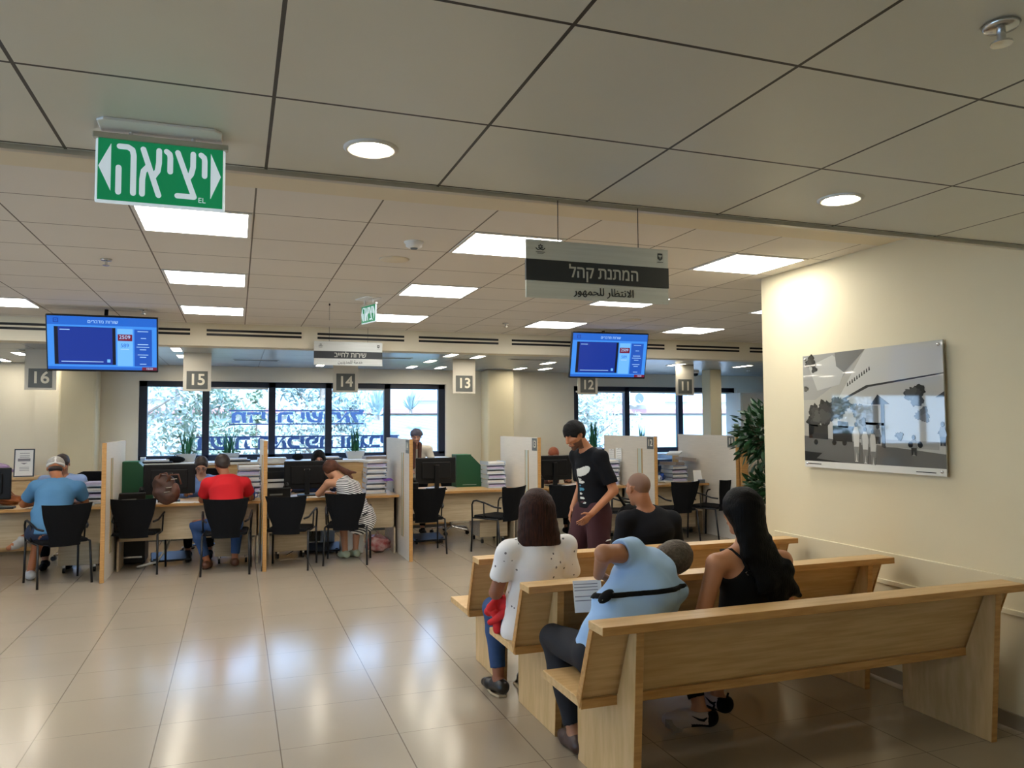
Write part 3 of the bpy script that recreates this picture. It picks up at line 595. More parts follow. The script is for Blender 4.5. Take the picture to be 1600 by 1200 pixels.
for x0, x1, yf, n in DK:
    t = T('counter_desk', 'light oak counter desk ' + dl_[n], 'desk', ((x0 + x1) / 2, yf, 0), group='counter desks'); hw = (x1 - x0) / 2
    MB().box(-hw, hw, .006, .8, .718, .745).build('desktop', M_desk, t, bevel=.002)
    MB().box(-hw, hw, 0, .006, .717, .746).build('desktop_edge', M_oakend, t)
    MB().box(-hw + .02, hw - .02, .14, .16, .33, .718).build('modesty_panel', M_deskpanel, t)
    for q in (-hw + .02, hw - .04): MB().box(q, q + .02, .14, .78, 0, .718).build('side_support', M_deskpanel, t)
    pd = T('drawer_pedestal', 'drawer unit under the desk ' + dl_[n], 'drawer unit', (x1 - .3 if n != '14' else x0 + .3, yf + .42, 0), group='pedestals under the counter desks')
    MB().box(-.2, .2, -.2, .3, .09, .6).build('body', M_deskpanel, pd, bevel=.003)
    for k in range(3):
        d = MB().box(-.195, .195, .3, .315, .1 + k * .165, .255 + k * .165).build('drawer', M_desk, pd, bevel=.002)
        MB().box(-.05, .05, .315, .33, .2 + k * .165, .21 + k * .165).build('handle', M_chrome, d)
    for a in (-.15, .15):
        for b in (-.15, .25): MB().lathe([(.03, -.012), (.03, .012)], n=12, M=Matrix.Rotation(math.pi / 2, 4, 'Y'), c=(a, b, .03)).build('castor', M_black, pd); MB().box(a - .012, a + .012, b - .012, b + .012, .05, .092).build('castor_stem', M_chrome, pd)
def make_chair(lb):
    t = T('guest_chair', lb, 'chair', group='black guest chairs at the counters')
    # back: a curved plate wide at the top, narrowing to the seat
    V = []; F = []; n = 9; rows = [(.40, .145), (.50, .15), (.58, .178), (.66, .205), (.74, .222), (.825, .236)]
    for side in (0, 1):
        for z, hw in rows:
            for j in range(n):
                u = -1 + 2 * j / (n - 1); y = -.215 - (z - .42) * .16 - .035 * (1 - u * u) + side * .012; V.append((u * hw, y, z + .012 * u * u * (1 if z > .8 else 0)))
    R_ = len(rows)
    for s_ in (0, 1):
        for i in range(R_ - 1):
            for j in range(n - 1):
                a = s_ * R_ * n + i * n + j; F.append((a, a + 1, a + n + 1, a + n))
    o = R_ * n
    for j in range(n - 1): F.append((j, j + 1, o + j + 1, o + j)); k = (R_ - 1) * n + j; F.append((k, k + 1, o + k + 1, o + k))
    for i in range(R_ - 1):
        for j in (0, n - 1): k = i * n + j; F.append((k, k + n, o + k + n, o + k))
    MB().add(V, F).build('backrest', M_blackf, t, smooth=False)
    sm = MB(); sm.prism([(-.22, -.2), (-.2, -.22), (.2, -.22), (.22, -.2), (.23, .2), (.2, .235), (-.2, .235), (-.23, .2)], .425, .462, 'z'); sm.build('seat', M_blackf, t, bevel=.012)
    for s_ in (-1, 1):
        MB().tube([(s_ * .255, .235, 0), (s_ * .25, .22, .43)], .012, 8).build('leg', M_dkmetal, t, smooth=True)
        MB().tube([(s_ * .25, -.255, 0), (s_ * .24, -.2, .43)], .012, 8).build('leg', M_dkmetal, t, smooth=True)
        MB().tube([(s_ * .25, .22, .43), (s_ * .262, .215, .60), (s_ * .262, .19, .645), (s_ * .262, .14, .655), (s_ * .255, .0, .63), (s_ * .235, -.14, .585), (s_ * .2, -.225, .575)], .011, 8).build('armrest', M_dkmetal, t, smooth=True)
        MB().tube([(s_ * .25, .02, .44), (s_ * .258, .02, .63)], .009, 8).build('arm_support', M_dkmetal, t, smooth=True)
        MB().tube([(s_ * .24, -.2, .43), (s_ * .24, .22, .43)], .01, 8).build('seat_rail', M_dkmetal, t, smooth=True)
    return t
CH = [(-1.74, 9.27, 25.6, 'black guest chair under the man in the white cap'), (-1.03, 9.64, -5, 'black guest chair with the brown bag hung on it'), (-.09, 9.27, -2, 'black guest chair under the man in the red shirt'),
      (.60, 9.31, -16, 'empty black guest chair left of the woman in stripes'), (1.26, 9.40, -13, 'black guest chair under the woman in stripes'), (2.26, 9.76, 0, 'empty black guest chair before the monitor of counter 13'),
      (3.19, 9.50, 31, 'empty black guest chair turned aside at the clear desk 13'), (4.05, 9.56, 0, 'empty black guest chair half hidden by the standing man'), (4.85, 9.5, 62, 'black guest chair turned sideways left of the bald man'),
      (5.74, 9.42, 5, 'empty black guest chair right behind the bald man'), (6.40, 9.50, 27, 'rightmost empty black guest chair at counter 11'), (-2.6, 9.28, 8, 'black guest chair cut by the left frame edge')]
ch0 = None
for x, y, a, lb in CH:
    if ch0 is None: ch0 = make_chair(lb); ch0.location = (x, y, 0); ch0.rotation_euler.z = math.radians(a)
    else: copy_thing(ch0, (x, y, 0), math.radians(a), lb)
M_navy = mat('office_chair_navy', '#1a2038', .8)
def office_chair(x, y, rz, lb, hb=1.06, copy=None):
    if copy: return copy_thing(copy, (x, y, 0), rz, lb)
    t = T('office_chair', lb, 'chair', (x, y, 0), rz, 'office chairs behind the counters')
    b = MB()
    for k in range(5):
        a = k * 2 * math.pi / 5 + .3; b.tube([(0, 0, .1), (.29 * math.cos(a), .29 * math.sin(a), .065)], [.022, .014], 8)
    b.build('star_base', M_chrome, t)
    for k in range(5):
        a = k * 2 * math.pi / 5 + .3; MB().lathe([(.028, -.02), (.028, .02)], n=12, M=Matrix.Rotation(math.pi / 2, 4, 'X'), c=(.29 * math.cos(a), .29 * math.sin(a), .028)).build('castor', M_black, t)
    MB().tube([(0, 0, .1), (0, 0, .42)], [.028, .022], 10).build('gas_column', M_chrome, t)
    MB().prism([(-.23, -.22), (.23, -.22), (.25, .18), (.2, .24), (-.2, .24), (-.25, .18)], .42, .49, 'z').build('seat', M_navy, t, bevel=.02)
    MB().prism([(-.2, .56), (.2, .56), (.23, .75), (.2, 1.03), (.12, hb), (-.12, hb), (-.2, 1.03), (-.23, .75)], -.27, -.22, 'y').build('backrest', M_blackf, t, bevel=.015)
    MB().tube([(0, -.05, .43), (0, -.28, .45), (0, -.29, .62)], .018, 8).build('back_stem', M_black, t)
    for s in (-1, 1): MB().tube([(s * .24, 0, .45), (s * .29, 0, .5), (s * .29, -.02, .66)], .014, 8).build('arm_post', M_black, t); MB().box(s * .29 - .03, s * .29 + .03, -.14, .12, .66, .69).build('arm_pad', M_navy, t, bevel=.01)
    return t
oc = office_chair(-1.78, 10.75, math.radians(160), 'black and blue office chair behind counter 16')
office_chair(-.36, 10.86, math.pi, 'office chair under the clerk with glasses at counter 15', copy=oc)
office_chair(1.0, 11.15, math.pi, 'office chair of the dark-haired clerk at counter 14', copy=oc)
office_chair(3.05, 11.3, math.radians(150), 'empty office chair behind counter 13, only its castors showing', copy=oc)
office_chair(4.35, 11.05, math.pi, 'office chair of the ginger-haired clerk at counter 12', copy=oc)
office_chair(5.72, 11.3, math.radians(200), 'office chair behind counter 11', copy=oc)

# ------------------------------------------------------------------ desk equipment
M_scr = mat('monitor_black', '#0c0d10', .45, spec=.3)
mon0 = None
for x, y, a, lb in ((-.735, 9.93, 3, 'large black monitor seen from behind, left of the clerk with glasses'), (.845, 10.08, -3, 'large black monitor seen from behind in front of the dark-haired clerk'), (2.57, 10.3, 2, 'large black monitor seen from behind on the clear desk 13'),
                    (4.28, 10.22, 0, 'black monitor seen from behind, left of the standing man'), (5.84, 10.3, 62, 'black monitor turned almost edge-on at counter 11'), (-2.62, 9.93, 0, 'black monitor cut by the left frame edge')):
    if mon0 is None:
        mon0 = t = T('computer_monitor', lb, 'monitor', (x, y, .745), math.radians(a), 'computer monitors')
        MB().box(-.28, .28, 0, .03, .08, .43).build('back_casing', M_scr, t, bevel=.012)
        MB().box(-.2, .2, -.018, .002, .14, .37).build('rear_bulge', M_scr, t, bevel=.012)
        MB().box(-.27, .27, .03, .034, .095, .42).build('display', mat('screen_off', '#1a2a44', .15, emit='#5b7fb0', es=.5), t)
        MB().box(-.03, .03, -.05, -.015, 0, .33).build('stand_column', M_scr, t, bevel=.005)
        MB().box(-.12, .12, -.13, .09, 0, .014).build('stand_base', M_scr, t, bevel=.005)
        MB().box(-.036, .036, -.021, -.017, .315, .33).build('brand_badge', M_chrome, t)
    else: copy_thing(mon0, (x, y, .745), math.radians(a), lb)
ph0 = None
for x, y, a, lb in ((-1.12, 9.82, 10, 'black desk phone left of the brown bag'), (.48, 9.86, 5, 'black desk phone left of the empty chair at counter 14'), (2.09, 10.02, 5, 'black desk phone at the left of desk 13'), (3.85, 10.0, 0, 'black desk phone at counter 12'), (-3.0, 9.8, 0, 'black desk phone off the left edge')):
    if ph0 is None:
        ph0 = t = T('desk_phone', lb, 'telephone', (x, y, .745), math.radians(a), 'desk phones')
        MB().prism([(-.09, 0), (.09, 0), (.09, .03), (-.09, .10), (-.1, .09)], -.1, .1, 'x').build('base', M_black, t, bevel=.005)
        h = MB(); h.tube([(.07, .08, .04), (.07, .06, .085), (.07, -.06, .125), (.07, -.08, .10)], [.02, .018, .018, .022], 8); h.build('handset', M_black, t, smooth=True)
        MB().box(-.08, .03, -.095, -.088, .03, .085).build('stand_back', M_num, t); t.scale = (1.35, 1.35, 1.35)
    else: copy_thing(ph0, (x, y, .745), math.radians(a), lb)
# stacked document trays: every tray a thing, papers inside
def tray(lb, x, y, z, rz=0, w=.26, d=.33, src=None, col=None):
    if src: return copy_thing(src, (x, y, z), rz, lb)
    t = T('document_tray', lb, 'document tray', (x, y, z), rz, 'stacked document trays')
    MB().box(-w / 2, w / 2, -d / 2, d / 2, 0, .004).build('base', M_tray, t)
    for a in (-w / 2, w / 2 - .004): MB().box(a, a + .004, -d / 2, d / 2, 0, .055).build('side_wall', M_tray, t)
    MB().box(-w / 2, w / 2, -d / 2, -d / 2 + .004, 0, .02).build('front_lip', M_tray, t)
    p = MB(); R = random.Random(4)
    for k in range(7): q = R.uniform(-.008, .008); p.box(-w / 2 + .012 + q, w / 2 - .012 + q, -d / 2 + .006 + q, d / 2 - .01, .005 + k * .0055, .0095 + k * .0055)
    p.build('papers', col or M_paper, t)
    return t
tr_w = tray('x', 0, 0, -5); tr_l = tray('x', 0, 0, -5, col=M_paper2)
order = ['lowest', 'second', 'third', 'fourth', 'fifth', 'top', 'topmost']
def stack(x, y, n, where, dz=.062, rz=0, kinds='wl'):
    R = random.Random(hash(where) % 97 if 0 else len(where) * 7)
    for k in range(n):
        src = tr_w if kinds[k % len(kinds)] == 'w' else tr_l
        nm = order[k] if k < n - 1 else 'topmost'
        tray('%s tray of papers in the stack %s' % (nm, where), x + R.uniform(-.008, .008), y + R.uniform(-.008, .008), .746 + k * dz, rz + R.uniform(-.05, .05), src=src)
stack(-1.50, 10.05, 4, 'beside the leftmost partition, counter 16', dz=.066)
stack(.15, 10.12, 6, 'right of the man in red', dz=.068, kinds='wlw')
stack(1.70, 10.12, 6, 'right of the woman in stripes', dz=.066, kinds='wwl')
stack(3.40, 10.35, 6, 'on the clear desk against partition 13', kinds='lw')
stack(5.07, 10.15, 6, 'at counter 12 beside the standing man', kinds='lw')
stack(6.30, 10.3, 4, 'under the heap of files at counter 11', kinds='lw')
for o in (tr_w, tr_l):
    for c in list(o.children_recursive): bpy.data.objects.remove(c)
    bpy.data.objects.remove(o)
M_folder = mat('folder_buff', '#a89c94', .8); M_folderp = mat('folder_purple', '#7a4fa8', .7)
def pile(name, lb, x, y, z, w, d, h, rz, m, n=6, cat='papers', tilt=0):
    t = T(name, lb, cat, (x, y, z), rz); t.rotation_euler = (0, tilt, rz)
    R = random.Random(len(lb)); p = MB()
    for k in range(n): q = R.uniform(-.01, .01); r = R.uniform(-.006, .006); p.box(-w / 2 + q, w / 2 + q, -d / 2 + r, d / 2 + r, h * k / n, h * (k + .8) / n)
    p.build('sheets', m, t); return t
pile('paper_pile', 'loose white papers on the top tray right of the woman in stripes', 1.69, 10.1, 1.142, .3, .3, .03, .3, M_paper)
f = pile('file_folder', 'purple folder sticking out of the trays right of the woman in stripes', 1.85, 10.0, .91, .12, .24, .02, -.1, M_folderp, 2, 'folder')
pile('file_folder', 'buff file folder on top of the heap at counter 11', 6.25, 10.28, .99, .22, .30, .05, .4, M_folder, 4, 'folder', .05)
pile('file_folder', 'second buff folder leaning on the heap at counter 11', 6.42, 10.2, 1.06, .22, .30, .05, -.2, M_folder, 4, 'folder', .1)
pile('paper_pile', 'crumpled white papers crowning the heap at counter 11', 6.36, 10.4, 1.15, .2, .2, .03, .8, M_paper, 5, 'papers', -.15)
pile('paper_pile', 'white papers in front of the trays at counter 16', -1.62, 9.72, .746, .25, .16, .02, .2, M_paper)
pile('paper_sheet', 'white form in front of the man in the red shirt', -.33, 9.66, .746, .21, .1, .004, .2, M_paper, 1)
pile('paper_sheet', 'white form under the brown bag at counter 15', -.55, 9.68, .746, .22, .14, .004, -.3, M_paper, 1)
pile('paper_sheet', 'pale blue form at the left of desk 14', .72, 9.75, .746, .21, .12, .004, .3, mat('paper_blue', '#b8cfee', .8), 1)
pile('paper_sheet', 'white form under the elbow of the woman in stripes', .95, 9.76, .746, .21, .14, .006, -.2, M_paper, 2)
pile('paper_sheet', 'small white note on the clear desk 13', 2.55, 9.99, .746, .12, .1, .004, .3, M_paper, 1)
pile('paper_sheet', 'white papers at counter 12 left of the standing man', 4.45, 10.0, .746, .24, .2, .012, -.2, M_paper, 3)
pile('paper_pile', 'white papers beside the blue cup at counter 11', 6.02, 10.15, .746, .24, .2, .02, .5, M_paper, 3)
pile('paper_sheet', 'white sheet in front of the man in the white cap', -2.0, 9.75, .746, .2, .28, .004, 0, M_paper, 1)
t = T('keyboard', 'dark keyboard at the left edge on desk 16', 'keyboard', (-2.45, 9.72, .746)); MB().box(-.2, .2, -.06, .06, 0, .018).build('body', M_black, t, bevel=.004); MB().box(-.19, .19, -.05, .05, .018, .024).build('keys', M_num, t)
t = T('calculator', 'dark stapler-like calculator on desk 16 before the trays', 'calculator', (-1.73, 9.68, .767)); MB().box(-.05, .05, -.04, .04, 0, .02).build('body', M_black, t, bevel=.004); MB().box(-.04, .04, .0, .03, .02, .023).build('display', M_num, t)
t = T('computer_mouse', 'small black mouse at the right end of desk 13', 'mouse', (3.46, 10.02, .746)); MB().blob((0, 0, .012), (.03, .045, .016), 6).build('shell', M_black, t, smooth=True); MB().box(-.002, .002, .01, .035, .02, .029).build('wheel', M_num, t)
def green_box(x, y, rz, lb, ladder=1):
    t = T('green_document_box', lb, 'document box', (x, y, .745), rz, 'dark green document boxes')
    MB().prism([(-.19, 0), (.19, 0), (.19, .28), (.02, .45), (-.19, .45)], -.13, .13, 'y').build('body', M_green, t, bevel=.004)
    MB().box(-.1, .1, -.134, -.128, .03, .035).build('label_strip', M_signgrey, t)
    MB().box(-.19, .03, -.12, .12, .45, .456).build('top_rim', mat('green_rim', '#1f7a55', .4), t)
green_box(3.10, 10.62, 0, 'dark green slanted document box right of the monitor on desk 13')
green_box(-1.13, 10.4, 0, 'dark green document box behind the phone at counter 15')
# printer and small office things
t = T('printer', 'white and black laser printer behind the phone at counter 14', 'printer', (.50, 10.42, .745))
MB().box(-.16, .16, -.16, .2, 0, .2).build('body', M_white, t, bevel=.01); MB().box(-.15, .15, -.15, .19, .2, .3).build('scanner_lid', M_black, t, bevel=.008)
MB().box(-.12, .12, -.166, -.158, .15, .17).build('output_slot', M_black, t); MB().box(-.13, .13, -.12, .15, .345, .36).build('paper_tray', M_tray, t); MB().box(-.12, .12, -.11, .14, .3, .345).build('document_feeder', M_black, t)
def cup(x, y, z, lb, col, h=.1, r=.04):
    t = T('cup', lb, 'cup', (x, y, z)); MB().lathe([(.001, .004), (r * .8, 0), (r, h), (r * .92, h), (r * .72, .008), (.001, .008)], n=20).build('body', mat('cup_' + col[1:], col, .4), t, smooth=True)
    MB().tube([(r * .9, 0, h * .8), (r * 1.6, 0, h * .7), (r * 1.6, 0, h * .35), (r * .85, 0, h * .25)], .005, 6).build('handle', mat('cup_' + col[1:], col, .4), t, smooth=True); return t
cup(.18, 9.72, .746, 'blue pen cup right of the man in red', '#1d3a8a'); cup(6.1, 10.35, .746, 'blue cup at counter 11', '#1f4fb0', .12); cup(6.0, 10.28, .746, 'white cup at counter 11 left of the blue cup', '#d8dcde')
for k, (c, dx) in enumerate((('yellow', 0), ('black', .015))):
    t = T('pen', '%s pen standing in the blue pen cup' % c, 'pen', (.18 + dx, 9.72, .755)); t.rotation_euler = (.1, .12 * (1 if k else -1), 0)
    MB().tube([(0, 0, 0), (0, 0, .13)], .004, 6).build('barrel', mat('pen_' + c, '#e3c53a' if c == 'yellow' else '#111111', .4), t); MB().tube([(0, 0, .13), (0, 0, .15)], [.004, .001], 6).build('cap', M_black, t)
t = T('brochure_stand', 'white leaflet leaning in a clear stand at counter 11', 'leaflet stand', (6.52, 9.95, .746), -.3)
MB().box(-.09, .09, -.004, 0, 0, .18, Matrix.Rotation(-.3, 4, 'X')).build('leaflet', M_paper, t); MB().box(-.1, .1, -.02, .1, 0, .008).build('base', M_tray, t)
t = T('name_block', 'small blue-grey block right of the leaflet at counter 11', 'block', (6.46 + .0, 9.82, .746)); MB().box(-.05, .05, -.02, .02, 0, .05).build('body', mat('slate_blue', '#4c5672', .6), t, bevel=.004); MB().box(-.04, .04, -.022, -.02, .01, .04).build('label', M_num, t)
t = T('letter_rack', 'pale blue stacked letter rack behind the heap at counter 11', 'letter rack', (6.25, 10.75, 0))
for k in range(10): MB().box(-.15, .2, -.15, .15, .16 + k * .1, .165 + k * .1).build('shelf', mat('rack_blue', '#9fc0e6', .3), t)
MB().box(-.15, .2, .145, .15, .0, 1.13).build('back_plate', mat('rack_blue', '#9fc0e6', .3), t); 
for k in (-.15, .195): MB().box(k, k + .005, -.15, .15, 0, 1.13).build('side_plate', mat('rack_blue', '#9fc0e6', .3), t)
for k, (yy, z, hh) in enumerate(((10.35, 1.12, .26), (10.12, 1.17, .2))):
    t = T('pinned_notice', ('long' if k == 0 else 'short') + ' white notice pinned on the left face of partition 12', 'notice', (5.262, yy - .0, z)); MB().box(-.003, 0, -.09, .09, -hh / 2, hh / 2).build('sheet', M_paper, t)
    for q in range(7): MB().box(-.0036, -.003, -.07, .06, hh / 2 - .03 - q * .026, hh / 2 - .026 - q * .026).build('printed_line', mat('ink_grey', '#8a8a90', .8), t)
    MB().blob((-.005, 0, hh / 2 - .012), (.004, .006, .006), 5).build('pin', M_black, t)
# brown handbag hung on the chair
M_bag = mat('bag_brown_leather', '#4a2a1a', .6, noise=.5, nscale=9, bump=.3, bscale=25); M_bag2 = mat('bag_tan_leather', '#5e3622', .6, noise=.3, nscale=9)

# ------------------------------------------------------------------ under the desks
for x, y, rz, lb in ((-.72, 10.15, .1, 'black footrest on the floor under counter 15'), (1.05, 10.2, -.1, 'black footrest on the floor under counter 14'), (2.5, 10.55, .05, 'black footrest on the floor under counter 13')):
    t = T('footrest', lb, 'footrest', (x, y, 0), rz, 'footrests under the counters'); MB().box(-.22, .22, -.15, .15, .06, .085, Matrix.Rotation(.2, 4, 'X')).build('plate', M_black, t, bevel=.01)
    for s in (-.18, .18): MB().box(s - .015, s + .015, -.13, .13, 0, .07).build('foot', M_black, t)
for x, y, lb in ((-1.10, 10.3, 'black computer box under counter 15'), (1.0, 10.75, 'grey computer box deep under counter 14')):
    t = T('computer_case', lb, 'computer', (x, y, 0), 0, 'computer boxes under the counters'); MB().box(-.2, .1, -.2, .2, .02, .36).build('case', M_black if x < 0 else M_num, t, bevel=.006); MB().box(-.17, .07, -.205, -.199, .08, .1).build('front_slot', M_chrome, t)
    for s in (-.18, .06): MB().box(s, s + .02, -.18, .18, 0, .02).build('foot', M_black, t)
t = T('storage_box', 'white box under desk 14 beside the legs of the woman in stripes', 'box', (1.42, 10.12, 0)); MB().box(-.14, .12, -.15, .15, 0, .32).build('body', M_white, t, bevel=.01); MB().box(-.145, .125, -.155, .155, .28, .33).build('lid', M_white, t, bevel=.006)
t = T('storage_box', 'pale blue box under desk 14 behind the white box', 'box', (1.14, 10.48, 0)); MB().box(-.08, .08, -.15, .15, 0, .3).build('body', mat('box_blue', '#a9bfd8', .5), t, bevel=.01); MB().box(-.085, .085, -.155, .155, .27, .31).build('lid', mat('box_blue', '#a9bfd8', .5), t, bevel=.006)
def crumple(name, lb, cat, c, r, m, sd, amp=.25, n=14, parts=None):
    t = T(name, lb, cat, (c[0], c[1], c[2] - r[2])); R = random.Random(sd); mb = MB(); ph = [R.uniform(0, 6.28) for _ in range(6)]
    def f(p): return 1 + amp * (math.sin(5 * p.x + ph[0] + 3 * p.z) * math.cos(6 * p.y + ph[1]) * .5 + .35 * math.sin(9 * p.z + ph[2] + 4 * p.x) + .25 * math.sin(13 * p.y + ph[3]))
    mb.blob((0, 0, 0), (1, 1, 1), n); V = []
    for v in mb.v: p = Vector(v); k = f(p); V.append((p.x * r[0] * k, p.y * r[1] * k, max(-r[2], p.z * r[2] * k) + r[2]))
    mb.v = V; mb.build('bag_body' if 'bag' in name else 'folds', m, t, smooth=True); return t
t = crumple('plastic_bag', 'clear and red crumpled plastic bag under desk 14 against partition', 'bag', (1.72, 9.98, .11), (.16, .1, .11), mat('bag_clear_red', '#c9a7a2', .25, noise=.5, nscale=12, col2='#b5595a'), 3)
MB().tube([(-.04, 0, .18), (0, 0, .26), (.05, 0, .19)], .006, 6).build('handles', mat('bag_clear_red', '#c9a7a2'), t)
t = crumple('plastic_bag', 'lilac plastic bag heaped on the cabinet at the left edge', 'bag', (-2.98, 11.6, 1.068), (.25, .12, .085), mat('bag_lilac', '#a487b8', .35, noise=.3, nscale=10), 5)
MB().tube([(.1, 0, .1), (.16, 0, .15), (.2, 0, .08)], .008, 6).build('handles', mat('bag_lilac', '#a487b8'), t)
t = crumple('soft_bag', 'orange-brown soft bag on the desk behind the monitor at the left edge', 'bag', (-2.42, 10.2, .80), (.13, .08, .06), mat('bag_orange', '#a8602c', .6, noise=.3), 8)
MB().tube([(-.05, 0, .1), (0, 0, .17), (.06, 0, .1)], .008, 6).build('handle', mat('bag_orange', '#a8602c'), t)
for pts, lb in (([(-.7, 10.0, .4), (-.75, 9.95, .2), (-.85, 9.85, .06), (-1.05, 9.8, .02)], 'grey cable hose curving to the floor under counter 15'), ([(.95, 10.0, .5), (.9, 9.98, .25), (.75, 9.95, .12), (.6, 9.98, .03)], 'thin black cable hanging under counter 14')):
    t = T('cable', lb, 'cable', pts[-1]); MB().tube(pts, .014 if 'grey' in lb else .005, 8).build('sheath', M_signgrey if 'grey' in lb else M_black, t, world=True, smooth=True)

# ------------------------------------------------------------------ cabinets along the windows
cl = ['left', 'second from the left', 'middle', 'fourth', 'right']
cab0 = None
for i in range(5):
    x = -1.35 + .922 * i; lb = 'low oak cabinet under the main window, ' + cl[i]
    t = T('low_cabinet', lb, 'cabinet', (x + .461, 12.2, 0), group='low cabinets under the windows')
    MB().box(-.458, .458, -.2, .195, .05, 1.06).build('body', M_desk, t)
    for s in (-.457, .002):
        d = MB().box(s, s + .455, -.22, -.2, .06, 1.05).build('door', M_desk, t, bevel=.002); MB().box(s + (.4 if s < 0 else .04), s + (.41 if s < 0 else .05), -.235, -.22, .8, .92).build('handle', M_chrome, d)
    MB().box(-.45, .45, -.19, .18, 0, .05).build('plinth', M_num, t)
t = T('cabinet_worktop', 'continuous white top over the low cabinets under the main window', 'worktop', (.95, 12.2, 1.06)); MB().box(-2.3, 2.31, -.24, .2, 0, .035).build('slab', M_white, t, bevel=.003)
for i in range(3):
    t = T('low_cabinet', 'low oak cabinet under the right-hand window, ' + ['left', 'middle', 'right'][i], 'cabinet', (6.13 + 1.1 * i, 12.2, 0), group='low cabinets under the windows')
    MB().box(-.545, .545, -.2, .195, .05, 1.06).build('body', M_desk, t)
    for s in (-.54, .005): d = MB().box(s, s + .535, -.22, -.2, .06, 1.05).build('door', M_desk, t, bevel=.002); MB().box(s + .24, s + .3, -.235, -.22, .9, .91).build('handle', M_chrome, d)
t = T('cabinet_worktop', 'continuous white top under the right-hand window', 'worktop', (7.2, 12.2, 1.06)); MB().box(-1.63, 1.7, -.24, .2, 0, .035).build('slab', M_white, t, bevel=.003)
t = T('credenza', 'oak cabinet behind the man in the white cap, carrying a framed notice', 'cabinet', (-3.0, 11.6, 0))
MB().box(-1.0, .55, -.2, .25, .05, .95).build('body', M_desk, t); MB().box(-1.02, .57, -.23, .26, .95, .98).build('top', M_desk, t, bevel=.003)
for s in (-.98, -.47, .03): MB().box(s, s + .5, -.22, -.2, .07, .93).build('door', M_desk, t, bevel=.003)
t = T('framed_notice', 'black-framed white notice standing on the oak cabinet at the left', 'framed notice', (-2.575, 11.5, .98)); t.rotation_euler = (-.08, 0, 0)
MB().box(-.115, .115, 0, .02, 0, .36).build('frame', mat('frame_slate', '#2f3a44', .4), t, bevel=.003); MB().box(-.1, .1, -.002, 0, .015, .345).build('print', M_paper, t)
[MB().box(-.05, .06, -.003, -.002, q, q + .006).build('printed_line', mat('ink_grey', '#8a8a90', .8), t) for q in (.3, .27, .25, .08, .1, .12)]; MB().box(-.07, .07, -.003, -.002, .2, .235).build('printed_title', mat('ink_grey', '#8a8a90', .8), t); MB().prism([(-.04, .18), (.04, .18), (0, .16)], -.003, -.002, 'y').build('printed_emblem', mat('ink_grey', '#8a8a90', .8), t)
for x, lb in ((-1.05, 'black desk tray on the window cabinet at the left end'), (1.33, 'dark tray on the window cabinet right of the dark-haired clerk'), (.0, 'thin black tray on the cabinet behind the man in red')):
    t = T('desk_tray', lb, 'tray', (x, 12.1, 1.096)); MB().box(-.2, .2, -.13, .13, 0, .025).build('base', M_dkmetal, t, bevel=.004); MB().box(-.17, .15, -.1, .1, .025, .05).build('papers', M_paper, t)
t = T('black_bag', 'small black bag on the window cabinet behind the dark-haired clerk', 'bag', (.88, 12.15, 1.096)); MB().blob((0, 0, .05), (.09, .05, .055), 7).build('bag_body', M_blackf, t, smooth=True); MB().tube([(-.04, 0, .09), (-.03, 0, .15), (.03, 0, .15), (.04, 0, .09)], .006, 6).build('handle', M_blackf, t)
t = T('black_bag', 'black bag on the window cabinet above the monitor of counter 15', 'bag', (-.82, 12.1, 1.096)); MB().blob((0, 0, .045), (.13, .06, .05), 7).build('bag_body', M_blackf, t, smooth=True); MB().tube([(-.04, 0, .07), (0, 0, .12), (.05, 0, .07)], .006, 6).build('handle', M_blackf, t)
pile('paper_pile', 'stacked papers on the window cabinet left of the dark-haired clerk', .50, 12.12, 1.096, .4, .25, .05, 0, M_paper, 6)
pile('paper_pile', 'papers on the cabinet behind the trays of counter 14', 2.1, 12.05, 1.096, .5, .25, .05, .1, M_folder, 5)
# planters with blade grass
M_blade = mat('blade_green', '#2f7a52', .5, noise=.3, nscale=6); M_moss = mat('foliage_green', '#2c6b35', .6, noise=.4, nscale=20)
def planter(x, lb, y=12.3, z=1.096, hgt=.42, nb=26, sd=1, w=.15):
    t = T('potted_grass', lb, 'potted plant', (x, y, z)); R = random.Random(sd)
    MB().add([(a * w * k, b * .06 * k, zz) for zz, k in ((0, .75), (.12, 1)) for a, b in ((-1, -1), (1, -1), (1, 1), (-1, 1))], [(0, 3, 2, 1), (4, 5, 6, 7), (0, 1, 5, 4), (1, 2, 6, 5), (2, 3, 7, 6), (3, 0, 4, 7)]).build('pot', mat('pot_grey', '#b9bcb8', .5), t, bevel=.004)
    m = MB()
    for i in range(nb):
        a = R.uniform(0, 6.28); x0 = R.uniform(-.06, .06); L = hgt * R.uniform(.55, 1); lean = R.uniform(.02, .16); wd = R.uniform(.006, .011)
        P_ = [Vector((x0 + math.cos(a) * lean * q * q, math.sin(a) * lean * q * q * .6, .11 + L * q)) for q in (0, .35, .7, 1)]; s = Vector((-math.sin(a), math.cos(a), 0)) * wd
        vs = []
        for q, p in zip((1, 1.1, .8, .1), P_): vs += [p - s * q, p + s * q]
        m.add(vs, [(2 * k, 2 * k + 1, 2 * k + 3, 2 * k + 2) for k in range(3)])
    m.build('blades', M_blade, t)
    m = MB()
    for i in range(90):
        a = R.uniform(0, 6.28); q = R.uniform(0, 1) ** .5; c = Vector((math.cos(a) * w * 1.05 * q, math.sin(a) * .07 * q, .12 + R.uniform(0, .07) * (1.2 - q))); d = Vector((math.cos(a), math.sin(a) * .6, R.uniform(-.3, .7))).normalized() * .035; s = d.orthogonal().normalized() * .007
        m.add([c, c + d * .5 + s, c + d, c + d * .5 - s], [(0, 1, 2, 3)])
    m.build('low_foliage', M_moss, t)
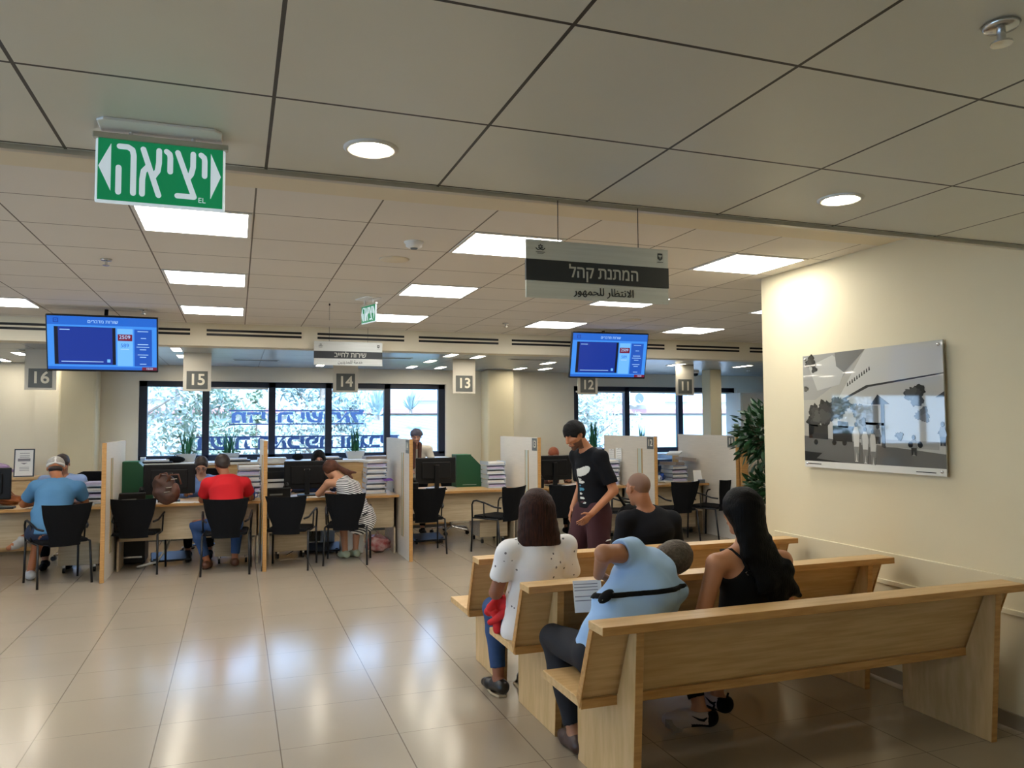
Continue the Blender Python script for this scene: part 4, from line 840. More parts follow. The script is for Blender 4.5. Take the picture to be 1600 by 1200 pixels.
planter(-.69, 'potted grass with spreading green base in the left window pane', sd=2, w=.14); planter(-.10, 'potted grass above the man in red', sd=3, hgt=.36); planter(1.76, 'tall blade grass in a white pot, centre of the main window', sd=4, hgt=.46, nb=34)
planter(5.9, 'green blade grass right of the standing man', sd=5, hgt=.5, nb=40, z=1.096); planter(6.86, 'thin dry grass in the right-hand window', sd=6, hgt=.42, nb=10)
t = T('storage_box', 'pale blue box on the window cabinet by the window corner', 'box', (-1.25, 12.15, 1.096)); MB().box(-.03, .03, -.05, .05, 0, .08).build('body', mat('box_blue', '#a9bfd8'), t); MB().box(-.032, .032, -.052, .052, .07, .085).build('lid', M_white, t)
# leafy plant by the wall end
def bush(lb, x, y):
    t = T('leafy_plant', lb, 'potted plant', (x, y, 0)); R = random.Random(5)
    MB().lathe([(.001, 0), (.16, 0), (.2, .36), (.18, .36), (.16, .3), (.001, .3)], n=24).build('pot', mat('pot_dark', '#3b3a38', .5), t, smooth=True)
    tr = MB(); tr.tube([(0, 0, .3), (.01, 0, .9), (-.01, .01, 1.6)], [.025, .018, .01], 8)
    m = MB(); 
    for cz, rr, n in ((1.50, .37, 900), (.98, .27, 420)):
        for i in range(n):
            d = Vector((R.gauss(0, 1), R.gauss(0, 1), R.gauss(0, .8))).normalized(); c = Vector((0, 0, cz)) + Vector((d.x * rr, d.y * rr, d.z * rr * (.95 if cz > 1.3 else .5))) * R.uniform(.35, 1)
            ld = (d + Vector((R.uniform(-.5, .5), R.uniform(-.5, .5), R.uniform(-.6, .3)))).normalized() * R.uniform(.08, .13); s = ld.cross(Vector((R.uniform(-1, 1), R.uniform(-1, 1), 1))).normalized() * .021
            b = ld.cross(s).normalized() * .004
            m.add([c, c + ld * .35 + s, c + ld * .7 + s * .8, c + ld, c + ld * .7 - s * .8, c + ld * .35 - s, c + ld * .5 - b], [(0, 1, 6), (1, 2, 6), (2, 3, 6), (3, 4, 6), (4, 5, 6), (5, 0, 6)])
            if i % 24 == 0: tr.tube([(0, 0, cz - .25), tuple(c)], [.006, .003], 5)
    tr.build('stems', mat('stem_brown', '#4a3a26', .8), t); m.build('leaves', M_leaf, t)
bush('dark green leafy plant behind the end of the right wall', 5.12, 6.5)
# ------------------------------------------------------------------ people: bodies grown as one smooth implicit surface
V3 = lambda p: np.array(p, dtype=np.float64)
def nrm(v): v = V3(v); return v / (np.linalg.norm(v) + 1e-12)
def cap(a, b, ra, rb=None, k=None): return ('c', V3(a), V3(b), ra, ra if rb is None else rb, k)
def ell(c, r, R=None, k=None): return ('e', V3(c), V3(r), np.eye(3) if R is None else np.array(R), k)
def oval(a, b, s, f, ra, rb, k=None): return ('o', V3(a), V3(b), nrm(s), nrm(f), ra, rb, k)
def frame_of(f, upv):
    f = nrm(f); w_ = V3(upv) - np.dot(V3(upv), f) * f; w_ = nrm(w_); r = np.cross(f, w_); return r, f, w_
def pbox(p, pad):
    if p[0] == 'c': r = max(p[3], p[4]); lo = np.minimum(p[1], p[2]) - r; hi = np.maximum(p[1], p[2]) + r
    elif p[0] == 'e': r = max(p[2]); lo = p[1] - r; hi = p[1] + r
    else: r = max(p[5] + p[6]); lo = np.minimum(p[1], p[2]) - r; hi = np.maximum(p[1], p[2]) + r
    return lo - pad, hi + pad
def pdist(p, X, Y, Z):
    if p[0] == 'c':
        a, b, ra, rb = p[1:5]; d = b - a; L = d @ d + 1e-12
        px, py, pz = X - a[0], Y - a[1], Z - a[2]; t = np.clip((px * d[0] + py * d[1] + pz * d[2]) / L, 0, 1)
        return np.sqrt((px - t * d[0]) ** 2 + (py - t * d[1]) ** 2 + (pz - t * d[2]) ** 2) - (ra + t * (rb - ra))
    if p[0] == 'e':
        c, r, R = p[1:4]; px, py, pz = X - c[0], Y - c[1], Z - c[2]
        q = [(R[i][0] * px + R[i][1] * py + R[i][2] * pz) / r[i] for i in range(3)]
        k0 = np.sqrt(q[0] ** 2 + q[1] ** 2 + q[2] ** 2) + 1e-9; k1 = np.sqrt(sum((q[i] / r[i]) ** 2 for i in range(3))) + 1e-9
        return k0 * (k0 - 1) / k1
    a, b, s, f, ra, rb = p[1:7]; d = b - a; Ld = np.linalg.norm(d) + 1e-9; u = d / Ld
    s = nrm(s - (s @ u) * u); f = np.cross(s, u)
    px, py, pz = X - a[0], Y - a[1], Z - a[2]; h = px * u[0] + py * u[1] + pz * u[2]; t = np.clip(h / Ld, 0, 1); e = h - t * Ld
    rx = ra[0] + t * (rb[0] - ra[0]); ry = ra[1] + t * (rb[1] - ra[1]); m = np.minimum(rx, ry)
    q = np.sqrt(((px * s[0] + py * s[1] + pz * s[2]) / rx) ** 2 + ((px * f[0] + py * f[1] + pz * f[2]) / ry) ** 2 + (e / m) ** 2)
    return (q - 1) * m
def inflate(p, q):
    p = list(p)
    if p[0] == 'c': p[3] += q; p[4] += q
    elif p[0] == 'e': p[2] = p[2] + q
    else: p[5] = tuple(v + q for v in p[5]); p[6] = tuple(v + q for v in p[6])
    return tuple(p)
def smin(a, b, k): h = np.clip(.5 + .5 * (b - a) / k, 0, 1); return b + (a - b) * h - k * h * (1 - h)
def sdf_mesh(prims, h, k=.02, subs=(), clips=(), wrinkle=0, wf=28, seed=0):
    bb = [pbox(p, .03) for p in prims]; lo = np.min([b[0] for b in bb], 0) - h; hi = np.max([b[1] for b in bb], 0) + h
    N = np.ceil((hi - lo) / h).astype(int) + 1; ax = [lo[i] + h * np.arange(N[i]) for i in range(3)]
    F = np.full(N, .2, np.float32)
    def sl(b):
        i0 = np.clip(np.floor((b[0] - lo) / h).astype(int), 0, N - 1); i1 = np.clip(np.ceil((b[1] - lo) / h).astype(int) + 1, 1, N)
        s_ = tuple(slice(i0[j], i1[j]) for j in range(3)); return s_, ax[0][s_[0]][:, None, None], ax[1][s_[1]][None, :, None], ax[2][s_[2]][None, None, :]
    for p in prims:
        kk = p[-1] or k; s_, X, Y, Z = sl(pbox(p, max(.04, kk * 1.3))); F[s_] = smin(F[s_], pdist(p, X, Y, Z).astype(np.float32), kk)
    for p in subs:
        s_, X, Y, Z = sl(pbox(p, .02)); F[s_] = -smin(-F[s_], pdist(p, X, Y, Z).astype(np.float32), p[-1] or .008)
    X, Y, Z = ax[0][:, None, None], ax[1][None, :, None], ax[2][None, None, :]
    if wrinkle:
        g = wf; F = F + (wrinkle * (np.sin(g * X + 1.7 * np.sin(g * .6 * Z + seed)) * np.sin(g * .8 * Z + 1.3 * np.sin(g * .5 * Y + seed) + seed) + .6 * np.sin(g * 1.3 * (Z + .5 * Y) + 2 * np.sin(g * .4 * X)))).astype(np.float32)
    for pt, n_ in clips:
        pt = V3(pt); n_ = nrm(n_); F = np.maximum(F, ((X - pt[0]) * n_[0] + (Y - pt[1]) * n_[1] + (Z - pt[2]) * n_[2]).astype(np.float32))
    F[0], F[-1], F[:, 0], F[:, -1], F[:, :, 0], F[:, :, -1] = .1, .1, .1, .1, .1, .1
    ins = F < 0; C = np.zeros(tuple(N - 1), np.int8)
    cs = [(i, j, l) for i in (0, 1) for j in (0, 1) for l in (0, 1)]
    def cut(A, c): return A[c[0]:A.shape[0] - 1 + c[0], c[1]:A.shape[1] - 1 + c[1], c[2]:A.shape[2] - 1 + c[2]]
    for c in cs: C += cut(ins, c)
    act = np.argwhere((C > 0) & (C < 8)); 
    if not len(act): return [], []
    idx = -np.ones(C.shape, np.int64); idx[tuple(act.T)] = np.arange(len(act))
    sv = np.zeros((len(act), 3)); cnt = np.zeros(len(act))
    for a in cs:
        for ax_ in range(3):
            if a[ax_]: continue
            b = list(a); b[ax_] = 1
            fa = F[tuple((act + np.array(a)).T)].astype(float); fb = F[tuple((act + np.array(b)).T)].astype(float); m = (fa < 0) != (fb < 0)
            t = np.where(m, fa / (fa - fb + 1e-20), 0); q = np.tile(np.array(a, float), (len(act), 1)); q[:, ax_] += t; sv += q * m[:, None]; cnt += m
    V = lo + h * (act + sv / cnt[:, None]); faces = []
    for ax_ in range(3):
        u, v = (ax_ + 1) % 3, (ax_ + 2) % 3; A = [slice(1, n - 1) for n in N]; A[ax_] = slice(0, N[ax_] - 1); B = list(A); B[ax_] = slice(1, N[ax_])
        e = ins[tuple(A)] != ins[tuple(B)]; E_ = np.argwhere(e); off = np.array([1, 1, 1]); off[ax_] = 0; E_ = E_ + off
        sgn = ins[tuple(E_.T)]; eu = np.zeros(3, int); eu[u] = 1; ev = np.zeros(3, int); ev[v] = 1
        q = np.stack([idx[tuple((E_ - eu - ev).T)], idx[tuple((E_ - ev).T)], idx[tuple(E_.T)], idx[tuple((E_ - eu).T)]], 1); q[~sgn] = q[~sgn][:, ::-1]; faces.append(q)
    return V, np.concatenate(faces)
def sdf_obj(name, m, parent, prims, h, paint=None, **kw):
    V, Fc = sdf_mesh(prims, h, **kw)
    if not len(V): return None
    o = wloc(parent); V = V - np.array(o); me = bpy.data.meshes.new(name); me.from_pydata(V.tolist(), [], Fc.tolist())
    ms = m if isinstance(m, list) else [m]
    for q in ms: me.materials.append(q)
    me.shade_smooth()
    if paint:
        cen = V[Fc].mean(1) + np.array(o); me.polygons.foreach_set('material_index', paint(cen).astype(np.int32))
    ob = bpy.data.objects.new(name, me); COL.objects.link(ob); ob.parent = parent
    sm = ob.modifiers.new('smooth', 'SMOOTH'); sm.factor = .5; sm.iterations = 2
    return ob
# skeleton: a local seated or standing pose turned by yaw, then joints may be overridden
def pose(x, y, yaw=0, seat=.44, lean=.06, s=1.0, stand=False, sw=.19, headf=.03, headd=0, facing=None):
    c, sn = math.cos(math.radians(yaw)), math.sin(math.radians(yaw))
    def W(p): return V3((x + p[0] * c - p[1] * sn, y + p[0] * sn + p[1] * c, p[2]))
    if stand: pz = .90 * s; J = dict(pel=(0, 0, pz), wst=(0, .01, pz + .16 * s), chs=(0, lean * .6, pz + .36 * s), nek=(0, lean, pz + .53 * s))
    else: pz = seat + .10; J = dict(pel=(0, 0, pz), wst=(0, lean * .35, pz + .16 * s), chs=(0, lean * .8, pz + .34 * s), nek=(0, lean * 1.15, pz + .48 * s))
    nk = J['nek']; J['hed'] = (0, nk[1] + headf, nk[2] + .155 * s - headd)
    J['shL'] = (-sw, nk[1] - .01, nk[2] - .055); J['shR'] = (sw, nk[1] - .01, nk[2] - .055)
    J['elL'] = (-sw - .06, nk[1] + .03, nk[2] - .32 * s); J['elR'] = (sw + .06, nk[1] + .03, nk[2] - .32 * s)
    J['wrL'] = (-sw + .03, nk[1] + .24, nk[2] - .36 * s); J['wrR'] = (sw - .03, nk[1] + .24, nk[2] - .36 * s)
    J['hpL'] = (-.09, 0, pz - .01); J['hpR'] = (.09, 0, pz - .01)
    if stand:
        for q, g in (('L', -1), ('R', 1)): J['kn' + q] = (g * .1, .01, .48 * s); J['an' + q] = (g * .1, -.02, .08)
    else:
        for q, g in (('L', -1), ('R', 1)): J['kn' + q] = (g * .13, .42 * s, seat + .07); J['an' + q] = (g * .12, .40, .085)
    J = {k_: W(v) for k_, v in J.items()}; J['fac'] = V3((-sn, c, 0)); J['upv'] = V3((0, 0, 1)); J['s'] = s
    J['toeL'] = J['toeR'] = V3((-sn, c, 0)); J['hnL'] = J['hnR'] = None; J['pnL'] = J['pnR'] = V3((0, 0, -1)); return J
def torso(J, g=1.0, fem=False, fat=1.0):
    sp = nrm(J['hpR'] - J['hpL']); sc = nrm(J['shR'] - J['shL']); sm_ = nrm(sp + sc); s = J['s'] * g
    sw = np.linalg.norm(J['shR'] - J['shL']) / 2
    hw, ww, cw = (.175, .125, .145) if fem else (.160, .148, .165)
    cw = min(cw, sw * .92); f = V3((0, 0, 0)); T_ = []
    T_.append(oval(J['pel'] - nrm(J['wst'] - J['pel']) * .03, J['wst'], sp, f, (hw * s, .115 * s * fat), (ww * s * fat, .098 * s * fat), .03))
    T_.append(oval(J['wst'], J['chs'], sm_, f, (ww * s * fat, .098 * s * fat), (cw * s, .118 * s * fat), .03))
    top = J['nek'] - nrm(J['nek'] - J['chs']) * .05
    T_.append(oval(J['chs'], top, sc, f, (cw * s, .115 * s * fat), (sw * .62, .072 * s), .03))
    for q in 'LR': T_.append(cap(top + (J['sh' + q] - top) * .15, J['sh' + q], .058 * s, .052 * s, .035))
    return T_
def arm(J, q, g=1.0, part=1.0):
    s = J['s'] * g; a, b, c = J['sh' + q], J['el' + q], J['wr' + q]; o = [cap(a, b, .050 * s, .040 * s, .02)]
    if part > 1: o.append(cap(b, b + (c - b) * (part - 1), .039 * s, (.039 - .013 * (part - 1)) * s, .015))
    return o
def hand(J, q, curl=.5):
    s = J['s'] * .92; w0 = J['wr' + q]; d = J['hn' + q]; d = nrm(w0 - J['el' + q]) if d is None else nrm(d)
    n_ = J['pn' + q]; n_ = nrm(n_ - (n_ @ d) * d); t = np.cross(d, n_) * (1 if q == 'R' else -1)   # t points to the thumb side
    o = [oval(w0 + d * .012, w0 + d * .085 * s, t, n_, (.026 * s, .018 * s), (.040 * s, .013 * s), .01)]
    for i, (off, L) in enumerate(((.030, .078), (.010, .086), (-.011, .080), (-.030, .062))):
        b = w0 + d * .085 * s + t * off * s; cc = curl * (.8 + .12 * i); d1 = nrm(d * math.cos(cc) + n_ * math.sin(cc) + t * off * 1.5); d2 = nrm(d * math.cos(cc * 2.1) + n_ * math.sin(cc * 2.1))
        m = b + d1 * L * .52 * s; o += [cap(b - d * .012, m, .0088 * s, .0078 * s, .004), cap(m, m + d2 * L * .48 * s, .0078 * s, .0064 * s, .004)]
    b = w0 + d * .022 * s + t * .022 * s; m = b + nrm(d * .6 + t * .75 + n_ * .35) * .042 * s; o += [cap(b, m, .013 * s, .0095 * s, .006), cap(m, m + nrm(d * .9 + t * .25 + n_ * .4) * .032 * s, .0092 * s, .0075 * s, .004)]
    return o
def leg(J, q, g=1.0, upto=2.0, fatl=1.0):
    s = J['s'] * g; a, b, c = J['hp' + q], J['kn' + q], J['an' + q]; o = [cap(a, b, .085 * s * fatl, .058 * s * fatl, .03)]
    if upto > 1:
        e = b + (c - b) * (upto - 1); m = b + (c - b) * .33; bk = -nrm(J['toe' + q]) * .012
        o += [cap(b, m + bk, .054 * s * fatl, .056 * s * fatl, .02)]; o += [cap(m + bk, e, .055 * s * fatl, (.055 - .02 * (upto - 1)) * s * fatl, .02)] if upto > 1.34 else []
    return o
def foot(J, q, g=0.0, L=.2):
    s = J['s']; a = J['an' + q]; d = nrm(J['toe' + q] * V3((1, 1, .0)) + V3((0, 0, J['toe' + q][2]))); z = V3((0, 0, 1)) if abs(d[2]) < .5 else nrm(np.cross(np.cross(d, (0, 0, 1)), d))
    hl = a - d * .045 - z * .035; bl = a + d * L * .48 - z * .05; tp = a + d * L * .78 - z * .056
    return [cap(hl, a + d * .02 - z * .01, .034 * s + g, .034 * s + g, .02), cap(hl, bl, .036 * s + g, .034 * s + g, .02), cap(bl, tp, .034 * s + g, .024 * s + g, .02)]
def HD(J):
    r, f, w_ = frame_of(J['fac'], J['upv']); c = J['hed']; s = J['s']; R = np.array([r, f, w_]); P = lambda a, b, e: c + (r * a + f * b + w_ * e) * s
    return P, R, s
def head(J):
    P, R, s = HD(J); o = [ell(P(0, -.012, .035), (.073 * s, .092 * s, .085 * s), R, .01), ell(P(0, .012, -.02), (.062 * s, .075 * s, .085 * s), R, .02), cap(P(0, .045, -.075), P(0, .062, -.092), .034 * s, .022 * s, .02),
        cap(P(0, .088, .022), P(0, .106, -.018), .009 * s, .0135 * s, .008), cap(P(-.012, .094, -.022), P(.012, .094, -.022), .009 * s, .009 * s, .006), cap(P(-.036, .076, .034), P(.036, .076, .034), .011 * s, .011 * s, .012),
        cap(P(-.018, .086, -.050), P(.018, .086, -.050), .0065 * s, .0065 * s, .005), cap(P(-.014, .084, -.060), P(.014, .084, -.060), .0068 * s, .0068 * s, .005), cap(P(-.045, .052, -.008), P(-.03, .068, -.012), .022 * s, .018 * s, .015), cap(P(.045, .052, -.008), P(.03, .068, -.012), .022 * s, .018 * s, .015)]
    for g in (-1, 1): o += [cap(P(g * .074, -.006, .018), P(g * .078, -.014, -.002), .012 * s, .010 * s, .005), cap(P(g * .082, -.016, .022), P(g * .078, -.004, -.022), .006 * s, .0065 * s, .004)]
    sub = [ell(P(g * .031, .092, .012), (.017 * s, .012 * s, .010 * s), R, .008) for g in (-1, 1)]
    return o, sub
def neck(J):
    P, R, s = HD(J); b = P(0, -.03, -.045); return [cap(J['nek'] - nrm(b - J['nek']) * .03, b, .056 * s, .052 * s, .03)]
def face_parts(t, J, h, brow=True, glasses=False, eyes=True, browm=None):
    P, R, s = HD(J); Rt = Matrix(R.T.tolist()).to_4x4()
    for g in (-1, 1):
        if eyes:
            e = MB().blob(tuple(P(g * .031, .077, .012)), (.0125 * s, .010 * s, .0085 * s), 8, M=Rt).build('eye', mat('eye_white', '#e6e0d8', .2), t, smooth=True, world=True)
            MB().blob(tuple(P(g * .031, .0855, .008)), (.0058 * s, .003 * s, .0058 * s), 6, M=Rt).build('iris', mat('iris_dark', '#1d120c', .15), e, smooth=True, world=True)
            MB().tube([tuple(P(g * .017, .0850, .014)), tuple(P(g * .031, .0895, .019)), tuple(P(g * .046, .080, .014))], .0028 * s, 6).build('upper_eyelid', mat('lash_dark', '#2a1a14', .6), t, smooth=True, world=True)
        if brow: MB().tube([tuple(P(g * .014, .0875, .031)), tuple(P(g * .03, .0875, .0375)), tuple(P(g * .049, .076, .032))], [.003 * s, .0042 * s, .002 * s], 6).build('eyebrow', browm or mat('hair_black', '#0c0b0c', .5), t, smooth=True, world=True)
    if glasses:
        G = MB()
        for g in (-1, 1): G.tube([tuple(P(g * .033 + .021 * math.cos(a), .104, .010 + .015 * math.sin(a))) for a in [k * math.pi / 6 for k in range(12)]], .0018, 6, closed=True); G.tube([tuple(P(g * .054, .104, .014)), tuple(P(g * .078, .02, .016))], .0018, 6)
        G.tube([tuple(P(-.012, .106, .012)), tuple(P(.012, .106, .012))], .0018, 6); G.build('glasses', M_dkmetal, t, smooth=True, world=True)
    MB().tube([tuple(P(-.022, .086, -.055)), tuple(P(-.01, .0935, -.0545)), tuple(P(.01, .0935, -.0545)), tuple(P(.022, .086, -.055))], [.001, .0026, .0026, .001], 6).build('mouth', mat('lip_brown', '#7a3f36', .5), t, smooth=True, world=True)
def hair_short(t, J, h, m, th=.012, hairline=.052, nape=-.045, side=.02):
    P, R, s = HD(J)
    sdf_obj('hair', m, t, [ell(P(0, -.014, .037), ((.075 + th) * s, (.094 + th) * s, (.087 + th) * s), R), cap(P(0, -.06, -.01), P(0, -.062, nape + .02), .05 * s, .045 * s, .03)], h, wrinkle=.0012, wf=90,
            subs=[ell(P(0, .085, -.045), (.075 * s, .075 * s, (.045 + hairline) * s), R), cap(P(-.09, .012, -.005), P(-.06, .012, -.04), .028 * s), cap(P(.09, .012, -.005), P(.06, .012, -.04), .028 * s)], clips=[(P(0, 0, nape), -R[2] + R[1] * .5)])
def person(lb, J, h=.008, skin='#b07a58', fem=False, fat=1.0, sm=None, curl=.5, fatl=1.0, feet=True, shade=None, sfn=None):
    x, y = J['pel'][0], J['pel'][1]; t = T('person', lb, 'person', (float(x), float(y), 0)); ms = mat('skin_' + skin[1:], skin, .55, noise=.05, nscale=6)
    hp, hs = head(J); pr = torso(J, 1, fem, fat) + neck(J) + hp
    for q in 'LR': pr += arm(J, q, 1, 2) + hand(J, q, curl) + leg(J, q, 1, 2, fatl)
    if feet:
        for q in 'LR': pr += foot(J, q)
    pf = None
    if sfn:
        P, R, s = HD(J); ms = [ms, mat('skin_' + shade[1:], shade, .7)]
        def pf(c): q = (c - J['hed']) @ R.T / s; return sfn(q[:, 0], q[:, 1], q[:, 2])
    sdf_obj('body', ms, t, pr, h, k=.02, subs=hs, paint=pf); return t
def neck_sub(J, r=.06, dz=.0, bk=0): 
    P, R, s = HD(J); d = nrm(P(0, -.03, -.05) - J['nek']); return cap(J['nek'] - d * (.02 - dz), J['nek'] + d * .2, r, r + .03, .006)
def shirt(t, J, m, h, sleeve=.6, g=.010, fem=False, fat=1.0, hem=.02, name='shirt', nr=.062, dz=0, wr=.0022, sg=.012, paint=None, extra=(), seed=0, wf=26):
    pr = [inflate(p, g) for p in torso(J, 1, fem, fat)]
    for q in 'LR':
        A, B, C = J['sh' + q], J['el' + q], J['wr' + q]; s = J['s']
        if sleeve <= 1: e = A + (B - A) * sleeve; pr.append(cap(A, e, (.052 + sg) * s, (.050 + sg * 1.1) * s, .03))
        else: e = B + (C - B) * (sleeve - 1); pr += [cap(A, B, (.052 + sg) * s, (.042 + sg) * s, .03), cap(B, e, (.042 + sg) * s, (.034 + sg) * s, .02)]
    subs = [neck_sub(J, nr, dz)]
    for q in 'LR':
        A, B, C = J['sh' + q], J['el' + q], J['wr' + q]
        if sleeve <= 1: d = nrm(B - A); e = A + (B - A) * sleeve; subs.append(cap(e + d * .07, e + d * .16, .072, .08, .003))
    d = nrm(J['pel'] - J['wst']); return sdf_obj(name, m, t, pr + list(extra), h, subs=subs, clips=[(J['pel'] + d * hem, d)], wrinkle=wr, paint=paint, seed=seed, wf=wf)
def pants(t, J, m, h, upto=1.85, g=.010, fem=False, fat=1.0, name='trousers', fatl=1.0, top=.06, loose=0):
    sp = nrm(J['hpR'] - J['hpL']); s = J['s']; T0 = torso(J, 1, fem, fat)[0]; pr = [inflate(T0, g)]; subs = []
    for q in 'LR':
        pr += [inflate(p, g + loose) for p in leg(J, q, 1, upto, fatl)]; d = nrm(J['an' + q] - J['kn' + q]); e = J['kn' + q] + (J['an' + q] - J['kn' + q]) * (upto - 1); subs.append(cap(e + d * .055, e + d * .12, .07, .07, .003))
    d = nrm(J['wst'] - J['pel']); return sdf_obj(name, m, t, pr, h, clips=[(J['pel'] + d * top, d)], subs=subs, wrinkle=.002)
def shoes(t, J, m, h, g=.006, names='shoe', sole=None, L=.2):
    for q in 'LR':
        o = sdf_obj(names, m, t, [inflate(p, 0) for p in foot(J, q, g, L)], h, clips=[(J['an' + q] + V3((0, 0, .012)), V3((0, 0, 1)))] if names != 'shoe' else [(J['an' + q] + V3((0, 0, .02)), V3((0, 0, 1)))])
M_hb = mat('hair_black', '#0c0b0c', .75, spec=.25, bump=.6, bscale=90); M_hbr = mat('hair_brown', '#391c12', .6, spec=.2, noise=.4, nscale=30, stretch=(4, 4, .3), col2='#1e0f0a', bump=.5, bscale=45); M_hbr2 = mat('hair_chestnut', '#5a3524', .6, spec=.3, noise=.35, nscale=25, bump=.5, bscale=60)
M_hgr = mat('hair_grey', '#5a524b', .8, bump=.5, bscale=90, noise=.4, nscale=60); M_hdb = mat('hair_dark_brown', '#2a1d16', .55)
M_jean = mat('denim_blue', '#2c4a78', .85, noise=.15, nscale=15); M_blk = mat('cloth_black', '#0b0c10', .9, spec=.2, noise=.1)
HN, HF = .0065, .0085

# --- standing man
J = pose(2.86, 6.0, 68, stand=True, s=.96, lean=.02)
J.update(pel=V3((2.87, 6.0, .88)), wst=V3((2.875, 6.0, 1.04)), chs=V3((2.86, 6.0, 1.24)), nek=V3((2.815, 6.0, 1.405)), hed=V3((2.70, 5.99, 1.525)), fac=V3((-.86, -.28, -.42)), upv=V3((-.30, 0, 1)),
         shL=V3((2.86, 5.83, 1.345)), shR=V3((2.80, 6.17, 1.35)), elL=V3((2.955, 5.78, 1.07)), wrL=V3((2.725, 5.73, .895)), elR=V3((2.86, 6.22, 1.08)), wrR=V3((2.76, 6.18, .90)),
         hpL=V3((2.88, 5.91, .87)), hpR=V3((2.84, 6.09, .87)), knL=V3((2.86, 5.89, .47)), anL=V3((2.93, 5.89, .085)), knR=V3((2.72, 6.09, .47)), anR=V3((2.66, 6.09, .085)), toeL=V3((-1, -.1, 0)), toeR=V3((-1, .1, 0)), pnL=V3((-.3, .9, .1)), pnR=V3((.2, -.4, -1)), hnL=V3((-.75, -.05, -.62)))
t = person('standing man in a printed black tee and maroon shorts, looking down', J, .0052, '#a9714f', curl=.35, shade='#5e3f30', sfn=lambda a, b, e: ((e < -.042 + .25 * np.clip(.03 - b, 0, .04)) & (e > -.125) & (b > -.008) & ~((e > -.085) & (np.abs(a) < .03) & (b > .05) & (e > -.068) & (e < -.044))) & (b < .2))
M_tee = mat('tee_black', '#0e1015', .9, spec=.2); M_pw, M_pb = mat('print_white', '#c9ccc6', .8), mat('print_teal', '#3f7f99', .8)
def ptee(c):
    # printed motif on the chest: pale oval plume with smaller patches trailing below it
    x, y, z = c.T; m = np.zeros(len(c)); fr = (y < 6.02) & (x < 2.87)
    u = x - 2.745; v = z - 1.225; a = 1.0; uu = u * math.cos(a) + v * math.sin(a); vv = -u * math.sin(a) + v * math.cos(a); m[fr & ((vv / .026) ** 2 + (uu / .055) ** 2 < 1)] = 1
    for i, (px, pz, r, k) in enumerate(((2.735, 1.155, .014, 1), (2.75, 1.135, .012, 1), (2.74, 1.105, .013, 2), (2.748, 1.075, .016, 2), (2.75, 1.035, .010, 1), (2.76, 1.0, .009, 1), (2.765, .965, .008, 1))):
        m[fr & (((x - px) ** 2 + (z - pz) ** 2) < r * r)] = k
    return m
shirt(t, J, [M_tee, M_pw, M_pb], .006, sleeve=.72, g=.014, hem=-.035, paint=ptee, nr=.064, wr=.002)
M_mar = mat('maroon_cloth', '#3a141c', .85, noise=.1)
pants(t, J, M_mar, .008, upto=1.12, g=.012, loose=.016, name='shorts', top=.10)
MB().prism([(0, 0), (.012, .012), (.045, .018), (.05, .008), (.02, .004)], 0, .003, 'y').build('shorts_logo', M_paper, t).location = (.0, -.232, .66)
hair_short(t, J, .0058, M_hb, .015, hairline=.038, nape=-.03)
P, R, s = HD(J)
sdf_obj('hair', M_hb, t, [ell(P(0, .0, .075), (.07 * s, .088 * s, .062 * s), R)], .006, wrinkle=.002, wf=90, clips=[(P(0, 0, .05), -R[2])])
face_parts(t, J, h=.006, eyes=False); shoes(t, J, M_blk, .008)
t = T('backpack', 'black bag hanging behind the standing man', 'bag', (3.19, 5.95, .60)); MB().blob((0, 0, .17), (.13, .11, .17), 10).build('bag_body', M_blackf, t, smooth=True); MB().blob((-.02, -.09, .12), (.08, .05, .09), 8).build('front_pocket', M_blackf, t, smooth=True)
MB().tube([(-.03, 0, .3), (-.16, -.02, .48), (-.26, -.0, .70)], .012, 6).build('strap', M_blackf, t, smooth=True)

# --- woman in the white top on the middle bench
J = pose(1.61, 4.15, 0, s=.93, lean=-.05, sw=.165, headf=.02)
J.update(chs=V3((1.60, 4.10, .86)), nek=V3((1.60, 4.08, .985)), hed=V3((1.605, 4.10, 1.132)), shL=V3((1.435, 4.08, .925)), shR=V3((1.77, 4.08, .925)), elL=V3((1.375, 4.14, .69)), elR=V3((1.83, 4.14, .69)), wrL=V3((1.47, 4.36, .63)), wrR=V3((1.66, 4.38, .62)),
         knL=V3((1.50, 4.58, .50)), anL=V3((1.51, 4.50, .09)), knR=V3((1.73, 4.58, .50)), anR=V3((1.70, 4.52, .09)), toeL=V3((-.25, 1, 0)), toeR=V3((.1, 1, 0)), fac=V3((.12, 1, -.05)))
t = person('woman with straight brown hair in a white dotted top, seated on the middle bench', J, HN, '#8e5a41', fem=True, fat=1.15)
shirt(t, J, dotmat('top_white_dotted', '#e2e2e4', '#6a6a72', 19, .135), HN, sleeve=.58, g=.016, fem=True, fat=1.15, hem=.10, nr=.058, wr=.005, wf=24, sg=.018, extra=[oval(J['pel'] + V3((-.02, -.02, -.08)), J['wst'], V3((1, 0, 0)), V3((0, 1, 0)), (.185, .125), (.165, .12), .03)])
pants(t, J, M_jean, HN, upto=1.84, fem=True, fatl=1.0)
P, R, s = HD(J)
sdf_obj('hair', M_hbr, t, [ell(P(0, -.015, .037), (.094, .106, .101), R), oval(P(0, -.03, .0), P(0, -.055, -.17), R[0], R[1], (.104, .088), (.126, .064), .03), cap(P(-.085, .01, -.03), P(-.10, .0, -.18), .022, .02, .02), cap(P(.085, .01, -.03), P(.10, .0, -.18), .022, .02, .02)], HN, wrinkle=.0015, wf=80,
        subs=[oval(P(0, .11, .045), P(0, .09, -.25), R[0], R[1], (.068, .085), (.07, .1), .01)], clips=[(P(0, 0, -.198), -R[2])])
face_parts(t, J, h=.006); shoes(t, J, mat('shoe_black', '#16120f', .35), HN, g=.004, names='flat_shoe')
